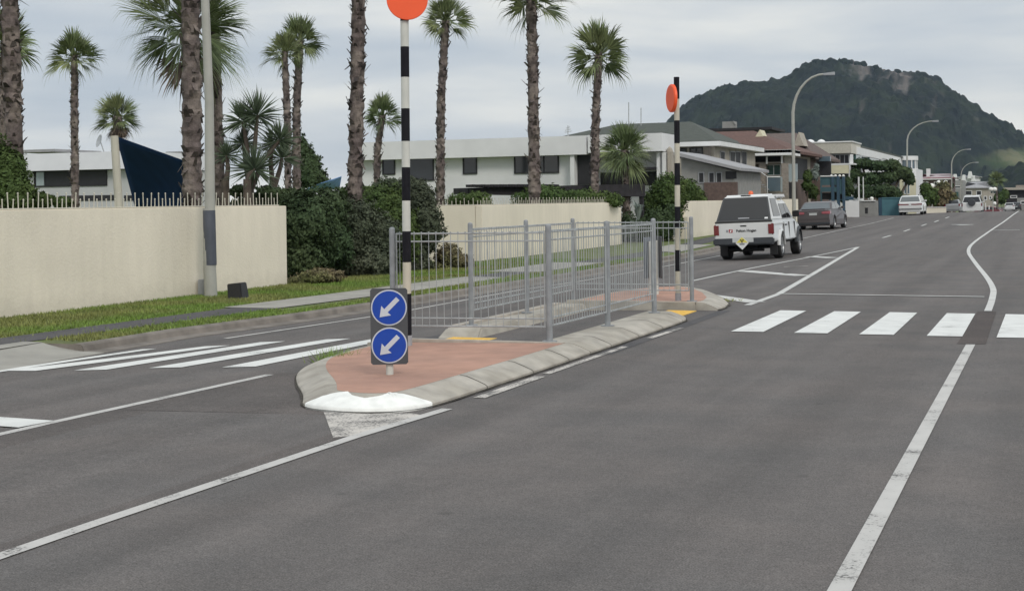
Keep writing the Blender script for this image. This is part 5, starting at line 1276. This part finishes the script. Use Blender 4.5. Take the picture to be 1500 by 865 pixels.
# ------------------------------------------------------------------ vehicles
def side_profile(bottom, top, wheels, rw):
    """bottom height, list of (y,z) for the upper outline from front to rear, wheel centres"""
    pts = []; y0 = top[-1][0]; y1 = top[0][0]
    pts.append((y0, bottom))
    for wy in wheels:
        a0 = math.asin(max(-1, min(1, (bottom - rw[1]) / rw[0]))) 
        for k in range(11):
            a = math.pi - a0 - (math.pi - 2 * a0) * k / 10; pts.append((wy + rw[0] * math.cos(a), rw[1] + rw[0] * math.sin(a)))
    pts.append((y1, bottom)); return pts + top
def extrude_side(prof, hw, name, mat, rt, bevel=.03, hwf=None):
    mb = MB(); n = len(prof)
    hf = hwf or (lambda y, z: hw)
    mb.hexa([(hf(y, z), y, z) for y, z in prof], [(-hf(y, z), y, z) for y, z in prof])
    me = bpy.data.meshes.new(name); me.from_pydata(mb.v, [], mb.f); bm = bmesh.new(); bm.from_mesh(me)
    bmesh.ops.recalc_face_normals(bm, faces=bm.faces)
    big = sorted(bm.faces, key=lambda f: -len(f.verts))[:2]; es = set()
    for f in big: es |= set(f.edges)
    if bevel: bmesh.ops.bevel(bm, geom=list(es), offset=bevel, segments=3, affect='EDGES', clamp_overlap=True)
    bmesh.ops.triangulate(bm, faces=[f for f in bm.faces if len(f.verts) > 4])
    bm.to_mesh(me); bm.free(); me.materials.append(M[mat])
    o = bpy.data.objects.new(name, me); sc.collection.objects.link(o); o.parent = rt; return o
def wheel(rt, x, y, r, w_, side):
    t = MB().lathe((x, y, r), (side, 0, 0), [(-w_ / 2, r * .62), (-w_ / 2, r * .93), (-w_ / 2 + .02, r * .98), (-w_ * .3, r), (w_ * .3, r), (w_ / 2 - .02, r * .98), (w_ / 2, r * .92), (w_ / 2, r * .66), (w_ / 2 - .03, r * .62)], 28)
    wo = bpy.data.objects.new('wheel', None); sc.collection.objects.link(wo); wo.parent = rt
    a = t.build('tyre', 'rubber', wo, True); 
    rm = MB().lathe((x, y, r), (side, 0, 0), [(w_ / 2 - .07, r * .62), (w_ / 2 - .005, r * .66), (w_ / 2 + .002, r * .62), (w_ / 2 - .02, r * .58), (w_ / 2 - .05, r * .54), (w_ / 2 - .05, .05)], 28)
    for k in range(6):
        an = k * math.pi / 3; d = Vector((0, math.cos(an), math.sin(an))); s = Vector((0, -d.z, d.y)) * r * .07; c = Vector((x + side * (w_ / 2 - .045), y, r)); e = Vector((side * .035, 0, 0))
        rm.hexa([c + d * .04 - s, c + d * .04 + s, c + d * r * .6 + s, c + d * r * .6 - s], [c + d * .04 - s + e, c + d * .04 + s + e, c + d * r * .6 + s * .8 + e, c + d * r * .6 - s * .8 + e])
    rm.lathe((x, y, r), (side, 0, 0), [(w_ / 2 - .05, .06), (w_ / 2 - .005, .05)], 12)
    rm.build('rim', 'rim', wo)
    # solid centre so that nothing shows through
    MB().lathe((x, y, r), (side, 0, 0), [(w_ / 2 - .12, r * .63), (w_ / 2 - .08, r * .63)], 20).build('hub', 'under', wo)
def text_mesh(s, size, name, mat, par, origin, xdir, up, depth_=.004, bold=.0):
    c = bpy.data.curves.new(name, 'FONT'); c.body = s; c.size = size; c.align_x = 'CENTER'; c.align_y = 'CENTER'; c.extrude = depth_ / 2; c.offset = bold
    t = bpy.data.objects.new('t', c); sc.collection.objects.link(t); bpy.context.view_layer.update()
    me = bpy.data.meshes.new_from_object(t.evaluated_get(bpy.context.evaluated_depsgraph_get())); bpy.data.objects.remove(t); bpy.data.curves.remove(c)
    x = Vector(xdir).normalized(); u = Vector(up).normalized(); nrm = x.cross(u)
    me.transform(Matrix(((x.x, u.x, nrm.x, origin[0]), (x.y, u.y, nrm.y, origin[1]), (x.z, u.z, nrm.z, origin[2]), (0, 0, 0, 1))))
    me.materials.clear(); me.materials.append(M[mat]); o = bpy.data.objects.new(name, me); sc.collection.objects.link(o); o.parent = par; return o
def quadpane(rt, name, mat, pts, t=.006):
    p = [Vector(q) for q in pts]; nrm = (p[1] - p[0]).cross(p[2] - p[0]).normalized()
    return MB().hexa([q - nrm * t for q in p], [q + nrm * t for q in p]).build(name, mat, rt)
def sedanlike(name, label, loc, yaw, W, L_, paint, body_top, cab, rw=.32, wb=(.85, 3.55), bottom=.22, gl='cargl', lights=None, plate_z=.62, hwt=.16, cabpillars=(.48,), group='cars on the street', spoiler=False, tilt=-.02, scale=1, lightmat='tail'):
    rt = root(name, loc, label, 'car' if 'four wheel' not in label else 'car', group, local=True); rt.rotation_euler = (0, tilt, yaw); rt.scale = (scale,) * 3
    hw = W / 2
    prof = side_profile(bottom, body_top, wb, (rw + .06, rw))
    belt = max(cab[0][1], cab[-1][1])
    extrude_side(prof, hw, 'body', paint, rt, .045, lambda y, z: hw - max(0, z - .62) * .12 - .10 * max(0, (y - L_ + .7)) / .7 - .05 * max(0, .4 - y) / .4)
    hc = lambda z: hw - .07 - (z - cab[0][1]) * .30
    o = extrude_side(cab, hw, 'cabin', paint, rt, .03, lambda y, z: hc(z))
    zr = max(c[1] for c in cab)
    # windows: cab = rear belt, rear roof, (mid roof), front roof, front belt
    rb, rr_, fr_, fb = cab[0], cab[1], cab[-2], cab[-1]
    def lp(a, b, t): return (a[0] + (b[0] - a[0]) * t, a[1] + (b[1] - a[1]) * t)
    def slope_glass(nm, a, b, out):
        p, q = lp(a, b, .10), lp(a, b, .90); n_ = Vector((0, out * abs(b[1] - a[1]), abs(b[0] - a[0]))).normalized() * .008
        w0, w1 = hc(p[1]) - .07, hc(q[1]) - .08
        quadpane(rt, nm, gl, [(-w0, p[0] + n_.y, p[1] + n_.z), (w0, p[0] + n_.y, p[1] + n_.z), (w1, q[0] + n_.y, q[1] + n_.z), (-w1, q[0] + n_.y, q[1] + n_.z)])
    slope_glass('rear_window', rb, rr_, -1); slope_glass('windscreen', fb, fr_, 1)
    zb_, zt_ = rb[1] + .03, zr - .07
    def at(a, b, z): t = (z - a[1]) / (b[1] - a[1]); return a[0] + (b[0] - a[0]) * t
    ys0 = at(rb, rr_, zb_) + .18; ys1 = at(rb, rr_, zt_) + .12; ye0 = at(fb, fr_, max(zb_, fb[1] + .01)) - .16; ye1 = at(fb, fr_, zt_) - .12
    cuts = [0] + list(cabpillars) + [1]
    for sgn in (-1, 1):
        for c0, c1 in zip(cuts, cuts[1:]):
            a0 = ys0 + (ye0 - ys0) * c0 + .03; a1 = ys0 + (ye0 - ys0) * c1 - .03; b0 = ys1 + (ye1 - ys1) * c0 + .03; b1 = ys1 + (ye1 - ys1) * c1 - .03
            xb, xt = (hc(zb_) + .004) * sgn, (hc(zt_) + .004) * sgn
            quadpane(rt, 'side_window', gl, [(xb, a0, zb_), (xb, a1, zb_), (xt, b1, zt_), (xt, b0, zt_)])
        x = sgn * (hw - .11); 
        for wy in wb: wheel(rt, sgn * (hw - .12), wy, rw, .21, sgn)
        MB().hexa([(sgn * (hc(zb_) - .02), fb[0] - .35, zb_ + .0), (sgn * (hc(zb_) + .16), fb[0] - .37, zb_ + .0), (sgn * (hc(zb_) + .16), fb[0] - .30, zb_ + .0), (sgn * (hc(zb_) - .02), fb[0] - .26, zb_)],
                  [(sgn * (hc(zb_)), fb[0] - .35, zb_ + .11), (sgn * (hc(zb_) + .16), fb[0] - .37, zb_ + .13), (sgn * (hc(zb_) + .16), fb[0] - .30, zb_ + .13), (sgn * hc(zb_), fb[0] - .28, zb_ + .11)]).build('mirror', paint, rt, bevel=.012)
        MB().box((sgn * (hw + .001), wb[0] + 1.0, belt - .13), (sgn * (hw - .03), wb[0] + 1.15, belt - .10)).build('door_handle', paint, rt)
    MB().box((-hw + .13, .12, bottom - .02), (hw - .13, L_ - .15, belt - .1)).build('underbody', 'under', rt)
    for (x0, x1, z0, z1) in (lights or [(.62, .97, .80, .95)]):
        for sgn in (-1, 1):
            MB().hexa([(sgn * hw * x0, -.045, z0 + .02), (sgn * hw * x1, -.025, z0), (sgn * hw * x1, .22, z0 + .02), (sgn * hw * x0, .22, z0 + .02)], [(sgn * hw * x0, -.035, z1 - .03), (sgn * hw * x1, -.015, z1), (sgn * hw * x1, .22, z1), (sgn * hw * x0, .22, z1 - .03)]).build('tail_light', lightmat, rt, bevel=.01)
    MB().box((-.20, -.018, plate_z), (.20, .03, plate_z + .12)).build('number_plate', 'plate', rt)
    MB().box((-hw * .88, -.035, .36), (hw * .88, .15, .50)).build('bumper', paint, rt, bevel=.03)
    return rt
# bronze grey sedan
zs = gz(-11.2, 74)
q = P(1192, 338, 71.2)
sed = sedanlike('parked_sedan', 'bronze grey sedan parked by the verge ahead of the white utility vehicle', (q.x, q.y, gz(q.x, q.y)), R_(-3.5), 1.82, 4.8, 'carbr',
    [(4.78, .55), (4.74, .72), (4.2, .86), (3.6, .96), (.9, 1.05), (.10, 1.07), (0, 1.0), (-.02, .6), (.02, .26)], [(.55, 1.03), (1.15, 1.42), (1.7, 1.47), (2.45, 1.45), (3.45, .96)],
    lights=[(.50, .98, .80, .96)], plate_z=.76, rw=.33, wb=(1.02, 3.80), gl='cargl2', lightmat='taill', tilt=-.03)
MB().box((-.86, -.045, .28), (.86, .10, .37)).build('bumper_skirt', 'bump_', sed, bevel=.02)
MB().box((-.28, -.02, .90), (.28, .01, .92)).build('boot_trim', 'rim', sed)
MB().box((-.62, .06, 1.065), (.62, .16, 1.09)).build('boot_lip', 'carbr', sed, bevel=.01)
# white estate car
q = P(1333.5, 315, 99)
sedanlike('estate_car', 'white estate car with a full width tail light strip, parked by the teal gate', (q.x, q.y, gz(q.x, q.y) + .02), 0, 1.70, 4.6, 'carw',
    [(4.58, .5), (4.52, .72), (3.5, .90), (.05, .93), (-.02, .88), (-.02, .5), (.03, .26)], [(.05, .91), (.42, 1.36), (1.0, 1.41), (2.6, 1.40), (3.35, .90)],
    lights=[(.10, .98, .70, .82)], plate_z=.50, rw=.31, wb=(.95, 3.55), gl='cargl2', cabpillars=(.33, .64), tilt=-.02)
MB().box((-.83, -.05, .42), (.83, .02, .47)).build('bumper_strip', 'bump_', bpy.data.objects['estate_car'])
# small silver hatchback
q = P(1395, 312, 143)
sedanlike('hatchback', 'small silver hatchback at the crest, partly sunk behind the road', (q.x, q.y, gz(q.x, q.y) + .5), 0, 1.66, 3.9, 'cars',
    [(3.88, .5), (3.8, .70), (2.95, .92), (.04, .95), (-.02, .88), (-.02, .5), (.03, .26)], [(.04, .93), (.42, 1.36), (.9, 1.44), (2.0, 1.43), (2.85, .92)],
    lights=[(.78, .98, .72, .98)], plate_z=.60, rw=.29, wb=(.6, 3.05))
# white four wheel drive with spare wheel on the tailgate
q = P(1424, 310, 126)
suv = sedanlike('four_wheel_drive_car', 'white boxy four wheel drive with spare wheel cover on its tailgate', (q.x, q.y, gz(q.x, q.y)), 0, 1.86, 4.6, 'carw',
    [(4.55, .6), (4.5, .95), (3.6, 1.10), (.04, 1.14), (-.02, 1.1), (-.02, .5), (.03, .4)], [(.03, 1.12), (.20, 1.72), (.5, 1.80), (2.9, 1.79), (3.5, 1.10)],
    lights=[(.88, .98, .80, 1.08)], plate_z=.66, rw=.37, wb=(.85, 3.45), bottom=.40, cabpillars=(.33, .66))
MB().lathe((0, -.02, 1.16), (0, -1, 0), [(0, .34), (.16, .34), (.2, .30), (.21, .05)], 24).build('spare_wheel', 'bump_', suv)
for x, c, Zv, lab, nm in ((1466, 'carr', 230, 'dark red car far off, left of the small white car', 'distant_car'), (1479, 'carw', 240, 'small white car with roof bars far off by the long white line', 'distant_car'), (1489, 'card', 248, 'dark car just right of the small white car at the far crest', 'distant_car')):
    q = P(x, 306, Zv)
    sedanlike(nm, lab, (q.x, q.y, gz(q.x, q.y) + .15 - (.55 if c == 'carr' else 0)), (R_(70) if c == 'carr' else 0), 1.7, 4.4, c,
      [(4.38, .5), (4.3, .72), (3.4, .9), (.5, .95), (0, .9), (-.02, .5), (.03, .26)], [(.4, .93), (.8, 1.38), (1.2, 1.43), (2.4, 1.42), (3.2, .9)], rw=.30, wb=(.85, 3.4))
rk = bpy.data.objects['distant_car.001']; MB().box((-.55, 1.1, 1.44), (.55, 1.2, 1.52)).box((-.55, 2.1, 1.44), (.55, 2.2, 1.52)).build('roof_bars', 'card', rk)
# white utility vehicle with canopy -----------------------------------
rw_, wbu = .365, (1.18, 4.15)
ue = P(1091, 377, 38.9)
ut = root('utility_vehicle', (ue.x, ue.y, gz(ue.x, ue.y) - .0), 'white double cab utility vehicle with canopy, orange beacon and yellow diamond placard', 'pickup truck', local=True)
ut.rotation_euler = (0, -.032, R_(0)); ut.scale = (1.0,) * 3
HW = .855
extrude_side(side_profile(.50, [(4.86, .60), (4.88, .86), (4.72, 1.00), (3.72, 1.10), (1.72, 1.12), (.04, 1.10), (.0, 1.06), (0, .58)], wbu, (rw_ + .07, rw_)), HW, 'body', 'carw', ut, .035, lambda y, z: HW - max(0, z - .9) * .18 - .12 * max(0, y - 4.3) / .5)
cabp = [(1.66, 1.10), (1.70, 1.56), (1.86, 1.68), (2.95, 1.68), (3.72, 1.10)]
hc = lambda z: .80 - (z - 1.1) * .26
extrude_side(cabp, 0, 'cab', 'carw', ut, .04, lambda y, z: hc(z))
canp = [(.06, 1.105), (.50, 1.82), (.62, 1.87), (1.60, 1.88), (1.62, 1.105)]
hk = lambda z: .82 - (z - 1.1) * .27
can = extrude_side(canp, 0, 'canopy', 'carw', ut, .05, lambda y, z: hk(z))
# rear canopy window, set on the slanting back
nv = Vector((0, -(1.82 - 1.105), .50 - .06)).normalized() * .012
def rearpt(x, t, e=0): return Vector((x, .06 + .44 * t, 1.105 + .715 * t)) + nv * (1 + e)
bd = MB().hexa([rearpt(-.795, .0, -1.2), rearpt(.795, .0, -1.2), rearpt(.645, .955, -1.2), rearpt(-.645, .955, -1.2)], [rearpt(-.795, .0), rearpt(.795, .0), rearpt(.645, .955), rearpt(-.645, .955)]); rwf = bd.build('rear_window', 'card', can)
MB().hexa([rearpt(-.74, .07, 0), rearpt(.74, .07, 0), rearpt(.61, .91, 0), rearpt(-.61, .91, 0)], [rearpt(-.74, .07, .5), rearpt(.74, .07, .5), rearpt(.61, .91, .5), rearpt(-.61, .91, .5)]).build('pane', 'cargl', rwf)
MB().box((-.82, -.005, 1.07), (.82, .09, 1.125)).build('window_sill', 'card', can, bevel=.01)
MB().box((-.14, .50, 1.835), (.14, .54, 1.862)).build('brake_lamp', 'box', can)
st_ = MB().hexa([rearpt(.60, .07, .6), rearpt(.70, .07, .6), rearpt(.69, .13, .6), rearpt(.60, .13, .6)], [rearpt(.60, .07, .8), rearpt(.70, .07, .8), rearpt(.69, .13, .8), rearpt(.60, .13, .8)]).build('sticker', 'white2', rwf)
gsy = MB().hexa([rearpt(-.16, .10, .6), rearpt(.16, .10, .6), rearpt(.16, .14, .6), rearpt(-.16, .14, .6)], [rearpt(-.16, .10, .7), rearpt(.16, .10, .7), rearpt(.16, .14, .7), rearpt(-.16, .14, .7)]).build('window_lettering', 'greyp', rwf)
for sgn in (-1, 1):
    def sw_(par, y0, y1, y2, y3, z0, z1, hf, name='side_window'):
        a, b_ = (hf(z0) + .004) * sgn, (hf(z1) + .004) * sgn
        quadpane(par, name, 'cargl', [(a, y0, z0), (a, y1, z0), (b_, y2, z1), (b_, y3, z1)])
    sw_(can, .42, 1.50, 1.48, .70, 1.22, 1.74, hk); sw_(ut, 1.78, 2.55, 2.50, 1.86, 1.15, 1.58, hc); sw_(ut, 2.63, 3.50, 3.02, 2.58, 1.15, 1.58, hc)
    for wy in wbu: wheel(ut, sgn * (HW - .10), wy, rw_, .25, sgn)
    # wheel arch flares
    for wy in wbu:
        fl = MB()
        for k in range(12):
            a0, a1 = math.pi * k / 12, math.pi * (k + 1) / 12; r0, r1 = rw_ + .045, rw_ + .125
            f = lambda r, a, x: (sgn * x, wy + r * math.cos(a), rw_ + .02 + r * math.sin(a))
            fl.add([f(r0, a0, HW - .05), f(r0, a1, HW - .05), f(r1, a1, HW - .05), f(r1, a0, HW - .05), f(r0, a0, HW + .05), f(r0, a1, HW + .05), f(r1, a1, HW + .02), f(r1, a0, HW + .02)], [(0, 1, 2, 3), (4, 7, 6, 5), (0, 4, 5, 1), (3, 2, 6, 7)])
        fl.build('wheel_arch', 'carw' if wy < 2 else 'bump_', ut)
    MB().box((sgn * (HW - .165), -.015, .72), (sgn * (HW + .004), .11, 1.03)).build('tail_light', 'tail', ut, bevel=.018)
    MB().box((sgn * (HW - .04), .25, .98), (sgn * (HW + .0), 1.7, 1.02)).build('side_trim', 'carw', ut)
    MB().hexa([(sgn * .82, 3.30, 1.16), (sgn * 1.04, 3.27, 1.16), (sgn * 1.04, 3.36, 1.16), (sgn * .82, 3.42, 1.16)], [(sgn * .82, 3.30, 1.34), (sgn * 1.03, 3.27, 1.36), (sgn * 1.03, 3.35, 1.36), (sgn * .82, 3.42, 1.34)]).build('mirror', 'box', ut, bevel=.02)
    MB().box((sgn * (HW + .012), 2.0, .93), (sgn * (HW - .03), 2.16, .97)).build('door_handle', 'box', ut)
    for yy in (1.72, 2.58, 3.52): MB().box((sgn * (HW + .0015), yy, .56), (sgn * (HW - .03), yy + .007, 1.03)).build('door_gap', 'under', ut)
    MB().box((sgn * (HW - .24), .62, .12), (sgn * (HW - .02), .645, .62)).build('mud_flap', 'box', ut)
MB().box((-HW + .12, .06, .42), (HW - .12, 4.6, .9)).build('underbody', 'under', ut)
MB().box((-HW + .17, -.008, .62), (HW - .17, .03, 1.065)).build('tailgate', 'carw', ut, bevel=.012)
MB().box((-.09, -.014, .96), (.09, -.002, 1.0)).build('tailgate_handle', 'box', ut, bevel=.008)
bmp = MB().box((-HW - .01, -.13, .44), (HW + .01, .09, .64)).build('bumper', 'bump_', ut, bevel=.035)
MB().box((-.30, -.145, .52), (.30, -.131, .64)).build('number_plate', 'plate', ut)
text_mesh('DEM 418', .11, 'plate_lettering', 'ink', ut, (0, -.148, .58), (1, 0, 0), (0, 0, 1)) if False else None
dp = MB(); c = Vector((-.02, -.165, .50)); r = .19
dp.hexa([c + Vector((0, 0, -r)), c + Vector((r, 0, 0)), c + Vector((0, 0, r)), c + Vector((-r, 0, 0))], [c + Vector((0, -.008, -r)), c + Vector((r, -.008, 0)), c + Vector((0, -.008, r)), c + Vector((-r, -.008, 0))])
pl = dp.build('diamond_placard', 'white2', ut)
c2 = c + Vector((0, -.010, .0)); MB().hexa([c2 + Vector((-.165, 0, .012)), c2 + Vector((.165, 0, .012)), c2 + Vector((0, 0, .172))], [c2 + Vector((-.165, -.004, .012)), c2 + Vector((.165, -.004, .012)), c2 + Vector((0, -.004, .172))]).build('yellow_half', 'placy', pl)
tf = MB(); cc = c2 + Vector((0, -.006, .065)); tf.lathe(cc, (0, -1, 0), [(0, .012), (.003, .012)], 10)
for k in range(3):
    a0 = math.pi / 2 + math.pi + k * 2.094 - math.pi / 3 * 0; pts = [cc + Vector((math.cos(a0 + s) * rr, 0, math.sin(a0 + s) * rr)) for s, rr in ((-.5, .018), (-.5, .055), (0, .058), (.5, .055), (.5, .018))]
    tf.hexa(pts, [p + Vector((0, -.003, 0)) for p in pts])
tf.build('trefoil', 'ink', pl)
MB().box((c2.x - .07, c2.y - .004, c2.z - .045), (c2.x + .07, c2.y, c2.z - .02)).build('placard_text', 'ink', pl)
text_mesh('Fulton Hogan', .105, 'tailgate_lettering', 'ink', ut, (.08, -.013, .845), (1, 0, 0), (0, 0, 1), bold=.0025)
lg = MB().box((-.42, -.014, .80), (-.31, -.009, .895)).build('tailgate_emblem', 'inkr', ut)
MB().hexa([(-.395, -.018, .815), (-.355, -.018, .815), (-.335, -.018, .88), (-.375, -.018, .88)], [(-.395, -.015, .815), (-.355, -.015, .815), (-.335, -.015, .88), (-.375, -.015, .88)]).build('emblem_mark', 'white2', lg)
MB().box((-.50, -.013, .81), (-.44, -.009, .885)).build('emblem_square', 'greyp', ut)
MB().box((HW + .0016, 1.0, .82), (HW - .02, 1.12, .86)).build('side_badge', 'box', ut)
rkk = MB()
for yy in (1.95, 2.75): rkk.tube([(-.66, yy, 1.76), (.66, yy, 1.76)], .022, 6).tube([(-.60, yy, 1.66), (-.60, yy, 1.76)], .02, 5).tube([(.60, yy, 1.66), (.60, yy, 1.76)], .02, 5)
for xx in (-.66, .66, .2): rkk.tube([(xx, 1.75, 1.79), (xx, 3.0, 1.79)], .022, 6)
rkk.box((.16, 1.8, 1.80), (.68, 2.9, 1.86))
rkk.build('roof_rack', 'white2', ut)
bc = MB().lathe((-.22, 2.35, 1.78), (0, 0, 1), [(0, .085), (.05, .085)], 16).build('beacon_base', 'box', ut)
MB().lathe((-.22, 2.35, 1.832), (0, 0, 1), [(0, .078), (.10, .075), (.15, .055), (.165, .01)], 16).build('beacon', 'amber', bc, True)
MB().tube([(.36, 1.9, 1.66), (.35, 1.88, 2.45)], .008, 5).build('aerial', 'box', ut)
MB().tube([(-.5, .35, .30), (.5, .35, .30)], .06, 8).tube([(-.70, 1.18, .36), (.70, 1.18, .36)], .07, 8).lathe((-.0, 1.0, .36), (0, 1, 0), [(0, .05), (.08, .15), (.28, .15), (.36, .05)], 12).build('axle', 'under', ut)
MB().lathe((-.12, .9, .40), (0, 0, 1), [(-.09, .30), (-.03, .34), (.08, .34)], 24).build('spare_wheel', 'rubber', ut)
MB().box((-HW + .1, 4.7, .5), (HW - .1, 4.93, .72)).build('front_bumper', 'bump_', ut, bevel=.03)
for sgn in (-1, 1): MB().box((sgn * .45, 4.78, .78), (sgn * .72, 4.90, .92)).build('headlight', 'paleglass', ut, bevel=.015)
# ------------------------------------------------------------------ haze
HZ = 0.00005
if HZ:
    hb = MB().box((-1900, -30, -30), (1900, 2900, 300)).build('haze', 'dark', None); hb['kind'] = 'stuff'; hb['label'] = 'thin bluish air haze over the whole street and mountain'; hb['category'] = 'haze'
    hmz = bpy.data.materials.new('haze'); hmz.use_nodes = True; nn = hmz.node_tree.nodes; nn.remove(nn['Principled BSDF'])
    pv = nn.new('ShaderNodeVolumePrincipled'); pv.inputs['Density'].default_value = HZ; pv.inputs['Color'].default_value = (.62, .78, 1.0, 1); pv.inputs['Anisotropy'].default_value = 0.0
    hmz.node_tree.links.new(pv.outputs['Volume'], nn['Material Output'].inputs['Volume']); hb.data.materials.clear(); hb.data.materials.append(hmz)
for o in bpy.data.objects:
    if '_o' in o: del o['_o']
